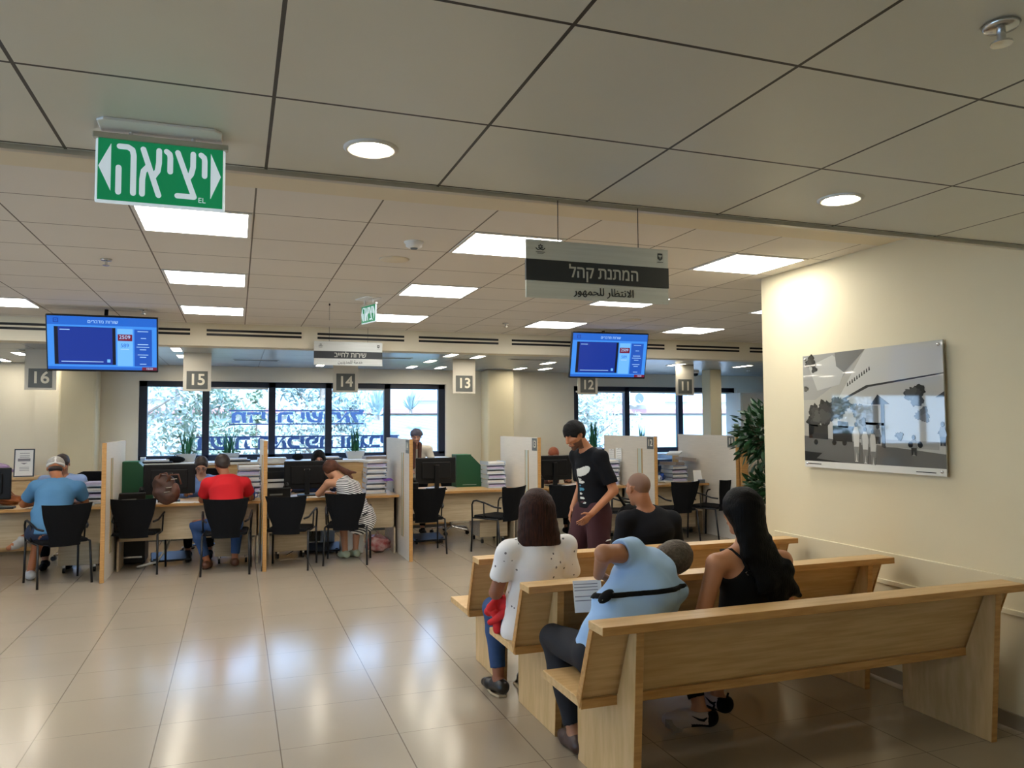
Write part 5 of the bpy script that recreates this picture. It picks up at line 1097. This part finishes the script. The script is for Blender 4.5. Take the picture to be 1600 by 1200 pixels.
for q in 'LR':
    a = J['an' + q]; MB().tube([tuple(a + V3(p)) for p in ((-.045, .0, -.08), (-.04, .12, -.082), (0, .17, -.083), (.04, .12, -.082), (.042, 0, -.08), (.02, -.07, -.08), (-.02, -.07, -.08))], .008, 6, closed=True).build('shoe_sole', mat('sole_rope', '#a99a80', .9), t, world=True)
t = T('red_jacket', 'bright red jacket lying over the lap of the woman in white', 'jacket', (1.47, 4.28, .45))
M_red = mat('cloth_red', '#d4242a', .8, noise=.15)
sdf_obj('cloth_folds', M_red, t, [ell((1.49, 4.24, .59), (.10, .13, .045)), cap((1.42, 4.26, .60), (1.405, 4.22, .46), .035, .022), cap((1.46, 4.18, .63), (1.39, 4.30, .55), .03, .03), cap((1.40, 4.20, .64), (1.35, 4.18, .60), .025, .018)], .007, k=.03, wrinkle=.006, wf=45)
sdf_obj('sleeve', M_red, t, [cap((1.50, 4.14, .66), (1.43, 4.17, .56), .028, .022), cap((1.43, 4.17, .56), (1.38, 4.25, .50), .022, .02)], .007, wrinkle=.003, wf=60)

# --- bald man on the far bench
J = pose(2.80, 4.97, 0, s=1.0, lean=-.03, sw=.185, headf=.02)
J.update(chs=V3((2.80, 4.92, .87)), nek=V3((2.765, 4.91, 1.01)), hed=V3((2.715, 4.93, 1.155)), shL=V3((2.60, 4.90, .945)), shR=V3((2.965, 4.90, .93)), elL=V3((2.565, 4.97, .67)), elR=V3((3.05, 4.97, .66)), wrL=V3((2.66, 5.20, .62)), wrR=V3((2.92, 5.2, .62)), fac=V3((-.25, 1, -.1)), knL=V3((2.66, 5.42, .5)), knR=V3((2.95, 5.42, .5)), anL=V3((2.66, 5.34, .085)), anR=V3((2.95, 5.34, .085)))
t = person('bald man in a black tee seen from behind on the farthest bench', J, .006, '#9c6b4e', fat=1.1, shade='#6f5344', sfn=lambda a, b, e: (e > .03 - .9 * np.clip(-b, -1, .06) ) & (b < .06) & ~((np.abs(a) > .068) & (e < .03)))
shirt(t, J, mat('tee_charcoal', '#101218', .9, spec=.2), HN, sleeve=.62, fat=1.1, hem=.05, g=.012, sg=.014, dz=-.008); pants(t, J, M_blk, HN)
face_parts(t, J, h=.006); shoes(t, J, M_blk, .008)

# --- woman with long black hair, nearest bench
J = pose(2.44, 3.37, 0, s=.95, lean=-.04, sw=.185, headf=.02)
J.update(wst=V3((2.44, 3.34, .70)), chs=V3((2.44, 3.31, .875)), nek=V3((2.42, 3.29, 1.01)), hed=V3((2.40, 3.30, 1.175)), shL=V3((2.235, 3.28, .935)), shR=V3((2.635, 3.29, .925)), elL=V3((2.175, 3.32, .68)), elR=V3((2.70, 3.34, .66)), wrL=V3((2.32, 3.56, .62)), wrR=V3((2.56, 3.58, .62)),
         fac=V3((-.22, 1, -.1)), knL=V3((2.32, 3.80, .49)), anL=V3((2.335, 3.60, .11)), knR=V3((2.56, 3.82, .5)), anR=V3((2.54, 3.735, .12)), toeL=V3((-.85, .42, 0)), toeR=V3((-.2, 1, 0)))
t = person('woman with long straight black hair in a black strap top on the nearest bench', J, HN, '#b5805f', fem=True)
M_tank = mat('tank_black', '#0a0b0d', .9, spec=.2)
pr = [inflate(p, .010) for p in torso(J, 1, True)[:3]]
sdf_obj('strap_top', M_tank, t, pr, HN, subs=[ell((2.235, 3.27, .99), (.145, .16, .15), None, .01), ell((2.64, 3.27, .985), (.125, .16, .13), None, .01)], clips=[(J['pel'], (0, 0, -1)), (V3((2.44, 3.2, .985)), (0, -.3, 1))], wrinkle=.0015)
for sg_, x0, x1 in ((-1, 2.315, 2.36), (1, 2.555, 2.525)):
    b = MB().tube([(x0, 3.36, .985), (x0 - .002 * sg_, 3.27, 1.003), ((x0 + x1) / 2, 3.212, .965), (x1, 3.185, .89)], .0065, 8).build('strap', M_tank, t, smooth=True, world=True)
    if sg_ < 0: MB().tube([(x1 - .016, 3.196, .90), (x1 + .0, 3.188, .912), (x1 + .008, 3.186, .898), (x1 - .008, 3.19, .888)], .0018, 6, closed=True).build('strap_ring', M_chrome, b, world=False).location = (-wloc(b).x, -wloc(b).y, 0)
P, R, s = HD(J)
M_hlong = mat('hair_jet_black', '#050506', .6, spec=.12, noise=.5, nscale=40, stretch=(5, 5, .25), bump=.5, bscale=40)
sdf_obj('hair', M_hlong, t, [ell(P(0, -.014, .037), (.090, .106, .098), R), oval(P(0, -.03, .02), (2.43, 3.22, 1.0), R[0], R[1], (.092, .085), (.098, .05), .03), oval((2.43, 3.22, 1.0), (2.50, 3.17, .86), (1, 0, 0), (0, 1, 0), (.098, .048), (.108, .03), .03),
        oval((2.50, 3.175, .88), (2.555, 3.162, .775), (1, 0, .2), (0, 1, 0), (.100, .026), (.070, .014), .03), cap((2.55, 3.17, .84), (2.635, 3.165, .775), .035, .012, .03), cap((2.46, 3.17, .86), (2.475, 3.162, .765), .034, .012, .03), cap((2.52, 3.17, .80), (2.53, 3.162, .745), .028, .010, .03)], .006, wrinkle=.0016, wf=85,
        subs=[oval(P(0, .115, .04), P(0, .11, -.25), R[0], R[1], (.062, .085), (.07, .1), .01)])
pants(t, J, M_blk, HN, upto=1.86, fem=True, g=.007); face_parts(t, J, h=.006)
M_snk = mat('sneaker_pale', '#b9aaa4', .7)
for q in 'LR':
    a = J['an' + q]; d = nrm(J['toe' + q]); sh = sdf_obj('sneaker', [M_snk, M_blk], t, foot(J, q, .012, .215), .006, clips=[(a + V3((0, 0, .0)), (0, 0, 1))], paint=lambda c, a=a, d=d: ((((c - a) @ d) < -.035) | ((c[:, 2] < a[2] - .062) & (((c - a) @ d) < .05))).astype(int))
    pr_ = -nrm(np.cross(d, (0, 0, 1)))
    tick = MB().tube([tuple(a + pr_ * (.050) + d * u + V3((0, 0, v))) for u, v in ((-.03, -.022), (-.012, -.036), (.01, -.034), (.05, -.016))], [.003, .008, .006, .001], 6); tick.build('side_tick', M_blk, t, world=True, smooth=True)
    MB().tube([tuple(a - d * .062 + V3((0, 0, -.01))), tuple(a - d * .075 + V3((0, 0, .03)))], .006, 6).build('heel_tab', M_blk, t, world=True)
t = T('white_slip', 'small crumpled grey paper slip on the floor beside the pale sneaker', 'paper', (2.19, 3.62, 0)); b = MB(); b.add([(0, 0, .0), (.05, .0, .0), (.06, .02, .05), (-.05, .01, .075), (-.04, .03, .03), (.02, .03, .01)], [(0, 1, 2, 3), (3, 2, 5, 4), (0, 3, 4), (1, 5, 2), (0, 4, 5, 1)]); b.build('slip', mat('slip_grey', '#8f8780', .8), t)

# --- man in the pale blue shirt bending over on the nearest bench
J = pose(1.70, 3.32, 0, s=1.0, lean=.1, sw=.19)
J.update(pel=V3((1.68, 3.34, .55)), wst=V3((1.74, 3.31, .70)), chs=V3((1.87, 3.33, .86)), nek=V3((1.965, 3.38, .945)), hed=V3((2.055, 3.44, .935)), fac=V3((.30, .80, -.50)), upv=V3((1, -.1, .30)),
         shL=V3((1.80, 3.33, 1.005)), shR=V3((2.03, 3.36, .80)), elL=V3((1.590, 3.22, 1.035)), wrL=V3((1.665, 3.43, .895)), hnL=V3((.85, .25, -.35)), pnL=V3((.1, -.2, -1)), elR=V3((2.06, 3.52, .62)), wrR=V3((1.98, 3.68, .55)),
         hpL=V3((1.60, 3.34, .54)), hpR=V3((1.78, 3.34, .54)), knL=V3((1.56, 3.76, .52)), knR=V3((1.82, 3.78, .52)), anL=V3((1.60, 3.58, .09)), anR=V3((1.86, 3.62, .09)))
t = person('man in a pale blue tee with a black strap, bending sideways on the nearest bench', J, .006, '#a97759', fat=1.12, curl=.4)
M_pbl = mat('tee_pale_blue', '#9cc0ec', .85, noise=.04)
shirt(t, J, M_pbl, HN, sleeve=.36, g=.019, fat=1.12, hem=.02, wr=.0065, wf=27, sg=.018, nr=.06)
pants(t, J, mat('cloth_navy_black', '#11141d', .85), HN, upto=1.9)
# strap follows the bent back: a band between two parallel planes of an inflated copy of the torso
pr = [inflate(p, .026) for p in torso(J, 1, False, 1.12)]
sp0 = V3((1.86, 3.2, .848)); sn = nrm(V3((-.03, .15, 1))); sdf_obj('strap', M_blackf, t, pr, .006, clips=[(sp0 + sn * .012, sn), (sp0 - sn * .012, -sn)], wrinkle=.0065, wf=27)
hair_short(t, J, .006, M_hgr, .010, hairline=.045); face_parts(t, J, h=.006, browm=M_hgr); shoes(t, J, mat('sandal_brown', '#3a241c', .5), .008)
t = T('held_paper', 'white printed sheets held under the hand of the man in pale blue', 'papers', (1.64, 3.60, .765)); t.rotation_euler = (math.radians(-14), 0, math.radians(-6)); MB().box(-.03, .12, -.002, .002, -.085, .07).build('sheet', M_paper, t); b = MB(); [b.box(-.025, .1, -.003, -.002, q, q + .004) for q in (.05, .035, .02, -.01, -.03)]; b.build('print', mat('ink_grey', '#8a8a90', .8), t)
t = T('waist_bag', 'small black pouch at the hip of the man in pale blue', 'bag', (1.60, 3.22, .84)); MB().blob((0, 0, 0), (.045, .03, .022), 7, M=Matrix.Rotation(-.6, 4, 'Y')).build('bag_body', M_blackf, t, smooth=True); MB().tube([(-.03, -.02, -.012), (.03, -.02, .02)], .002, 5).build('zip', M_num, t)

# --- customers at the counters
J = pose(-1.86, 9.28, 10, s=1.0, lean=.2, headf=.06)
J.update(pel=V3((-1.84, 9.28, .54)), wst=V3((-1.83, 9.33, .71)), chs=V3((-1.81, 9.42, .90)), nek=V3((-1.80, 9.50, 1.045)), hed=V3((-1.845, 9.585, 1.165)), shL=V3((-2.0, 9.47, .985)), shR=V3((-1.605, 9.46, .97)), elL=V3((-2.135, 9.58, .80)), wrL=V3((-1.95, 9.78, .79)), elR=V3((-1.56, 9.60, .80)), wrR=V3((-1.70, 9.82, .79)),
         fac=V3((-.15, 1, -.35)), knL=V3((-1.98, 9.66, .52)), anL=V3((-2.05, 9.55, .085)), knR=V3((-1.85, 9.70, .56)), anR=V3((-2.13, 9.60, .44)), toeR=V3((-.7, -.6, -.2)), toeL=V3((-.3, .9, 0)))
t = person('man in a blue tee and white mesh cap seen from behind at counter 16', J, HF, '#a5663f', fat=1.08)
shirt(t, J, mat('tee_steel_blue', '#4f80a8', .85, noise=.05), HF, sleeve=.6, g=.014, fat=1.08, hem=.06, sg=.018); pants(t, J, mat('cloth_navy', '#1b2740', .85), HF, upto=.98, name='shorts', loose=.006)
P, R, s = HD(J)
cp = sdf_obj('cap', mat('cap_white', '#dcd9d2', .8), t, [ell(P(0, -.012, .045), (.088, .108, .090), R)], .006, clips=[(P(0, 0, .012), -R[2] - R[1] * .12)], subs=[ell(P(0, -.115, .018), (.034, .05, .016), R, .004)])
sdf_obj('brim', mat('cap_white', '#dcd9d2', .8), t, [ell(P(0, .12, .03), (.07, .08, .008), R)], .006)
sdf_obj('mesh_panels', mat('cap_mesh', '#b5b0a8', .9, noise=.4, nscale=150), t, [ell(P(0, -.013, .045), (.0888, .1088, .0905), R)], .005, clips=[(P(0, -.03, 0), R[1]), (P(0, 0, .042), -R[2]), (P(0, 0, .115), R[2])], subs=[cap(P(0, -.12, .03), P(0, -.08, .16), .006)])
sdf_obj('hair', M_hdb, t, [ell(P(0, -.03, -.01), (.068, .075, .045), R)], .007, clips=[(P(0, .0, 0), R[1])]); face_parts(t, J, h=.006); shoes(t, J, mat('shoe_grey_white', '#b7b9ba', .6), .008, g=.008, L=.16)

J = pose(-.10, 9.27, 0, s=1.0, lean=.18)
J.update(wst=V3((-.10, 9.32, .71)), chs=V3((-.10, 9.41, .90)), nek=V3((-.11, 9.48, 1.04)), hed=V3((-.15, 9.55, 1.17)), shL=V3((-.30, 9.45, .965)), shR=V3((.09, 9.45, .965)), elL=V3((-.36, 9.57, .78)), elR=V3((.16, 9.57, .79)), wrL=V3((-.20, 9.78, .79)), wrR=V3((.02, 9.80, .79)),
         fac=V3((-.25, 1, -.35)), knL=V3((-.42, 9.52, .50)), anL=V3((-.30, 9.52, .085)), knR=V3((.02, 9.66, .50)), anR=V3((.0, 9.60, .085)), toeL=V3((.2, 1, 0)), toeR=V3((-.1, 1, 0)))
t = person('man in a bright red polo shirt and jeans seen from behind at counter 15', J, HF, '#9a6040', fat=1.15)
shirt(t, J, mat('polo_red', '#c8101c', .85), HF, sleeve=.62, g=.014, fat=1.15, hem=.06, sg=.018, dz=-.01); pants(t, J, M_jean, HF, upto=1.86)
hair_short(t, J, .007, M_hdb, .008); face_parts(t, J, h=.006); shoes(t, J, mat('shoe_brown', '#5a3622', .5), .008)

J = pose(1.38, 9.36, 18, s=.92, lean=.2)
J.update(pel=V3((1.39, 9.34, .54)), wst=V3((1.36, 9.38, .69)), chs=V3((1.28, 9.45, .85)), nek=V3((1.19, 9.54, .97)), hed=V3((1.085, 9.62, 1.08)), shL=V3((1.045, 9.50, .93)), shR=V3((1.36, 9.55, .90)), elL=V3((.94, 9.58, .80)), elR=V3((1.42, 9.68, .78)), wrL=V3((1.10, 9.80, .79)), wrR=V3((1.25, 9.84, .79)),
         fac=V3((-.55, .75, -.5)), upv=V3((-.3, .3, 1)), knL=V3((1.24, 9.75, .50)), anL=V3((1.27, 9.66, .085)), knR=V3((1.42, 9.76, .50)), anR=V3((1.40, 9.70, .085)))
t = person('woman in a black-and-white striped sleeveless dress leaning over counter 14', J, HF, '#b98565', fem=True)
M_str = stripemat('stripe_dress', '#d8d8d4', '#1c1d22', (.25, .3, .92), .022, .5, .85, .03)
sdf_obj('striped_dress', M_str, t, [inflate(p, .012) for p in torso(J, 1, True)[:3]] + [cap(J['hpL'], J['knL'], .105, .085, .04), cap(J['hpR'], J['knR'], .105, .085, .04), oval(J['pel'], J['pel'] + V3((.03, -.02, -.08)), V3((1, .2, 0)), V3((0, 1, 0)), (.19, .14), (.18, .13), .03)], HF, subs=[neck_sub(J, .07)], wrinkle=.003)
P, R, s = HD(J); sdf_obj('hair', M_hbr2, t, [ell(P(0, -.015, .035), (.086, .104, .097), R), cap(P(0, -.10, .03), (1.25, 9.54, 1.06), .03, .032, .03), cap((1.25, 9.54, 1.06), (1.37, 9.50, 1.05), .032, .012, .03), cap((1.27, 9.54, 1.05), (1.33, 9.50, .98), .028, .01, .02)], .007, wrinkle=.0015, wf=80, subs=[oval(P(0, .11, .04), P(0, .1, -.2), R[0], R[1], (.068, .08), (.07, .1), .01)])
face_parts(t, J, h=.006); shoes(t, J, mat('shoe_pale_green', '#a9b39a', .6), .008)

# --- clerks
def clerk(lb, x, y, head_, m, skin, hm, s=.98, yaw=180, fem=False, glasses=False, stand=False, sleeve=1.85, seat=.46, fac=(0, -1, -.45), upd=None, hair=True):
    J = pose(x, y, yaw, s=s, lean=.12, stand=stand, seat=seat); J['hed'] = V3(head_); n = V3(head_) - V3((0, -.04, .135)) * s; dn = n - J['nek']; J['nek'] = n
    for k_ in ('shL', 'shR', 'elL', 'elR', 'wrL', 'wrR', 'chs'): J[k_] = J[k_] + dn * (1 if k_[0] == 's' else .8)
    for k_ in ('wrL', 'wrR'): J[k_][2] = max(J[k_][2], .785)
    J['fac'] = V3(fac)
    if upd: J.update({k_: V3(v) for k_, v in upd.items()})
    t = person(lb, J, HF, skin, fem=fem); shirt(t, J, m, HF, sleeve=sleeve, g=.012, fem=fem, hem=.05, sg=.012); pants(t, J, M_blk, .01, fem=fem, upto=1.88)
    if hair: hair_short(t, J, .007, hm, .008, hairline=.062)
    face_parts(t, J, h=.006, glasses=glasses); shoes(t, J, M_blk, .01); return t, J
M_sh = mat('shirt_light_blue', '#8fa6cf', .8)
clerk('clerk in a light blue shirt half hidden behind the white cap at counter 16', -1.93, 10.62, (-1.93, 10.36, 1.175), M_sh, '#a87455', M_hdb)
clerk('clerk with glasses in a light blue shirt looking down at counter 15', -.42, 10.72, (-.41, 10.42, 1.12), mat('shirt_mid_blue', '#6f8fc8', .8), '#b98a70', M_hdb, glasses=True, fac=(.02, -1, -.55))
t, J = clerk('clerk with black hair, only her forehead above the monitor at counter 14', 1.03, 11.02, (1.06, 10.85, 1.155), mat('cardigan_navy', '#1a2a4a', .85), '#c08d78', M_hb, fem=True, s=.92, fac=(0, -1, -.3), hair=False, upd={'wrR': (.66, 10.42, .795), 'elR': (.86, 10.66, .80)})
P, R, s = HD(J); sdf_obj('hair', M_hb, t, [ell(P(0, -.014, .04), (.09, .108, .1), R), cap(P(-.07, -.01, .0), P(-.09, 0, -.16), .035, .03, .03), cap(P(.07, -.01, .0), P(.09, 0, -.16), .035, .03, .03)], .007, subs=[ell(P(0, .10, -.02), (.06, .075, .085), R)], wrinkle=.0015, wf=80)
t, J = clerk('woman in a grey head wrap and cream cardigan standing behind counter 13', 2.52, 11.32, (2.455, 11.02, 1.44), mat('cardigan_cream', '#d8d2c4', .85), '#b98a74', M_hb, fem=True, s=.90, stand=True, glasses=False, fac=(-.25, -1, -.25), hair=False, upd={})
P, R, s = HD(J); sdf_obj('head_wrap', mat('wrap_grey', '#565563', .9, noise=.2, nscale=20), t, [ell(P(0, -.03, .055), (.088, .105, .078), R), ell(P(-.03, -.06, .03), (.07, .07, .06), R)], .007, clips=[(P(0, 0, .022), -R[2] - R[1] * -.0)], wrinkle=.003, wf=60)
sdf_obj('brown_scarf', mat('scarf_brown', '#4a2c24', .9), t, [cap(J['nek'] + V3((-.045, -.075, .03)), J['nek'] + V3((-.06, -.115, -.30)), .035, .03), cap(J['nek'] + V3((.045, -.075, .03)), J['nek'] + V3((.03, -.115, -.28)), .03, .025)], .008)
clerk('clerk of whom only ginger-brown hair shows beside partition 13', 4.50, 10.98, (4.49, 10.74, 1.15), mat('blouse_brown', '#5a3a2c', .85), '#b07a5c', mat('hair_ginger', '#8a4522', .6), s=.97, fem=True)
# brown handbag on the chair at counter 15
t = T('handbag', 'slouchy brown leather handbag hung over the empty chair at counter 15', 'bag', (-.71, 9.36, .76))
sdf_obj('bag_body', M_bag, t, [ell((-.735, 9.36, .93), (.125, .085, .15)), ell((-.70, 9.35, .86), (.11, .08, .10)), ell((-.78, 9.35, 1.02), (.07, .06, .07))], .007, k=.05, wrinkle=.006, wf=40)
sdf_obj('side_pocket', M_bag2, t, [ell((-.635, 9.33, .91), (.055, .06, .085))], .007, wrinkle=.003, wf=50)
MB().tube([(-.72, 9.30, 1.0), (-.68, 9.28, 1.09), (-.60, 9.30, 1.09), (-.57, 9.33, .98)], .010, 8).build('handle', M_bag2, t, world=True, smooth=True)
MB().tube([(-.80, 9.30, 1.02), (-.78, 9.3, 1.1), (-.72, 9.3, 1.11), (-.68, 9.3, 1.02)], .010, 8).build('handle', M_bag2, t, world=True, smooth=True)
for p in ((-.64, 9.265, 1.04), (-.69, 9.262, .95), (-.71, 9.265, .90)): MB().tube([(p[0] - .03, p[1], p[2]), (p[0] + .03, p[1], p[2] + .006)], .005, 6).build('buckle', M_chrome, t, world=True)
# ------------------------------------------------------------------ outside
M_let = mat('letter_navy', '#2c4872', .6)
def roof_sign(y, x0, x1, zt, zb, s, lb, size):
    t = T('roof_lettering', lb, 'sign lettering', ((x0 + x1) / 2, y, zb))
    for z in (0, zt - zb): MB().box(-(x1 - x0) / 2, (x1 - x0) / 2, -.01, .01, z - .012, z + .012).build('rail', mat('rail_navy', '#22345c', .5), t)
    o = textobj(s, size, M_let, t, (0, 0, (zt - zb) / 2), 'letters', rz=math.pi, ext=.025, bold=.008)
    o.scale.x = (x1 - x0 - .05) / max(o.dimensions.x, .01); o.scale.z = (zt - zb) * 1.0 / max(o.dimensions.z, .01)
roof_sign(13.6, -.12, 2.09, 1.87, 1.645, 'לארשי תנידמ', 'upper line of mirrored navy letters mounted outside the main window', .24)
roof_sign(13.6, -.62, 2.72, 1.435, 1.235, 'היבגהו הפיכאה תושר', 'lower line of mirrored navy letters mounted outside the main window', .24)
struct('ground_outside', MB().box(-40, 60, 12.9, 80, -3.2, -3), mat('asphalt', '#8a8a84', .9))
struct('roof_ledge', MB().box(-8, 12, 12.66, 14.2, .2, .3), mat('ledge', '#b8b4aa', .9))
M_stucco = mat('stucco_pale', '#b5ada2', .9, noise=.05, nscale=2); M_rband = mat('roof_band_red', '#a87870', .8)
M_seam = stripemat('pale_seamed_roof', '#8fa3a8', '#5f747b', (.75, .66, 0), .42, .08, .6)
t = T('pale_building', 'long pale building with a light seamed roof and red bands behind the windows', 'building', (9, 24, -3))
def part(nm, m, b, **k): o = MB().box(*b).build(nm, m, t, **k); return o
part('lower_wall', M_stucco, (-7.2, 14, -4, 2, 0, 3.65)); part('red_fascia', M_rband, (-7.4, 14, -4.3, -4, 3.5, 3.8))
MB().prism([(-4.3, 3.8), (2, 4.95), (2, 4.85), (-4.3, 3.7)], -7.4, 14, 'x').build('seamed_roof', M_seam, t)
part('upper_wall', M_stucco, (-17, 14, 2, 8, 0, 8.5)); part('red_band', M_rband, (-17, 14, 1.8, 2, 5.0, 5.16)); part('red_band', M_rband, (-17, 14, 1.85, 2, 6.3, 6.5))
for i, x in enumerate((-15.5, -14, -11.8, -10.2, -6, -3.5, -1, 1.5, 4, 6.5, 9)):
    w_ = part('window_frame', M_white, (x, x + 1.0, 1.9, 2, 5.45, 6.15)); MB().box(x + .06, x + .94, 1.88, 1.9, 5.5, 6.1).build('pane', mat('far_pane', '#9fb4bd', .2), w_)
part('downpipe', M_rband, (-10.7, -10.6, 1.8, 2, 3, 8.5))
for i, x in enumerate((3.4, 5.2, 1.0)):
    a = T('air_conditioner', 'outdoor air conditioner unit on the pale building, ' + ['left of two', 'right of two', 'hidden one'][i], 'air conditioner', (9 + x, 25.75, 2.05 + .26))
    MB().box(-.3, .3, -.15, .2, 0, .5).build('case', M_white, a); MB().lathe([(.001, 0), (.19, 0), (.19, .01)], n=20, M=Matrix.Rotation(math.pi / 2, 4, 'X'), c=(0, -.15, .25)).build('fan_grille', M_num, a)
M_lf = [mat('tree_leaf_%s' % n, c, .7, noise=.35, nscale=3) for n, c in (('mid', '#9faa8a'), ('pale', '#bcbda9'), ('blue', '#a4b1a6'))]
M_bark = mat('bark_grey', '#8a7a6a', .9)
def tree(x, y, z0, z1, r, lm, lb, n, sd, ls=.13, cone=False):
    t = T('tree', lb, 'tree', (x, y, -3)); R = random.Random(sd); tr = MB(); m = MB(); z0 += 3; z1 += 3
    q_ = .35 if cone else 1; tr.tube([(0, 0, 0), (.1 * q_, 0, z0), (0, .05 * q_, (z0 + z1) / 2), (-.05 * q_, 0, z1 - .3)], [.16 * q_, .12 * q_, .07 * q_, .02 * q_], 8)
    cl = []
    for k in range(26 if not cone else 12):
        q = R.uniform(0, 1); zz = z0 + (z1 - z0) * q; rr = r * (math.sin(math.pi * (.12 + .8 * q)) if not cone else (1.05 - q)); a = R.uniform(0, 6.28); c = Vector((math.cos(a) * rr * R.uniform(.3, .95), math.sin(a) * rr * R.uniform(.3, .95), zz)); cl.append(c)
        if not cone: tr.tube([(0, 0, max(z0 * .6, zz - .8)), tuple(c)], [.04, .012], 5)
    ls *= .68
    for i in range(int(n * 1.7)):
        c = cl[i % len(cl)]; s = r * (.38 if not cone else .3); p = c + Vector((R.gauss(0, s * .55), R.gauss(0, s * .55), R.gauss(0, s * .5)))
        d = Vector((R.uniform(-1, 1), R.uniform(-1, 1), R.uniform(-1, 1))).normalized() * ls * R.uniform(.6, 1.2); e = d.orthogonal().normalized() * ls * .35
        m.add([p - d, p - e, p + d, p + e], [(0, 1, 2, 3)])
    tr.build('trunk', M_bark, t); m.build('foliage', lm, t)
tree(-2.3, 17.5, .3, 4.2, 1.9, M_lf[1], 'broad pale-leaved tree filling the left window pane', 4200, 1)
tree(-.6, 18.0, -.2, 3.2, .8, M_lf[0], 'slim tree just right of the left window mullion', 1500, 2)
tree(.45, 19.5, .2, 2.7, .35, M_lf[0], 'small narrow conifer in the second window pane', 500, 3, cone=True)
tree(1.75, 17.0, .5, 4.4, 1.0, M_lf[2], 'rounded tree behind the mirrored letters, upper crown', 2600, 4)
tree(1.5, 16.2, -.6, 1.5, 1.6, M_lf[1], 'low spreading shrub tree behind the mirrored letters', 3000, 5, ls=.11)
tree(-.2, 16.0, -.8, 1.2, 1.0, M_lf[0], 'low shrub under the second window pane', 1300, 6, ls=.1)
tree(7.6, 17.2, .2, 4.2, 1.5, M_lf[1], 'pale-leaved tree in the right-hand window', 3800, 7)
tree(-6.5, 16.5, 0, 4, 1.8, M_lf[0], 'tree outside the hidden left window', 1500, 8)
def agave(x, y, z, s, lb, sd):
    t = T('yucca_plant', lb, 'plant', (x, y, z)); R = random.Random(sd); m = MB()
    for i in range(46):
        a = R.uniform(0, 6.28); e = R.uniform(.5, 1.5); d = Vector((math.cos(a) * math.cos(e), math.sin(a) * math.cos(e), math.sin(e))) * s * R.uniform(.7, 1); q = d.cross(Vector((0, 0, 1))).normalized() * s * .035
        c = Vector((0, 0, .1)); m.add([c - q, c + q, c + d * .6 + q, c + d, c + d * .6 - q], [(0, 1, 2, 3, 4)])
    m.build('blades', M_lf[2], t); MB().tube([(0, 0, 0), (0, 0, .15)], .08 * s, 8).build('stem', M_bark, t)
agave(3.75, 22, 1.75, 1.1, 'large spiky yucca on the roof in the third and fourth panes', 1); agave(4.95, 23, 1.95, .7, 'smaller spiky yucca at the right of the main window', 2)
t = T('hedge', 'bright green hedge below the red fascia outside', 'hedge', (4.6, 18.4, -3)); m = MB(); R = random.Random(9)
for i in range(2200):
    p = Vector((R.uniform(-1.6, 1.6), R.uniform(-.4, .4), R.uniform(2.6, 3.75))); d = Vector((R.uniform(-1, 1), R.uniform(-1, 1), R.uniform(-1, 1))).normalized() * .08; e = d.orthogonal() * .4; m.add([p - d, p - e, p + d, p + e], [(0, 1, 2, 3)])
m.build('foliage', M_lf[0], t); MB().box(-1.5, 1.5, -.3, .3, 0, 3.4).build('hedge_core', M_moss, t)
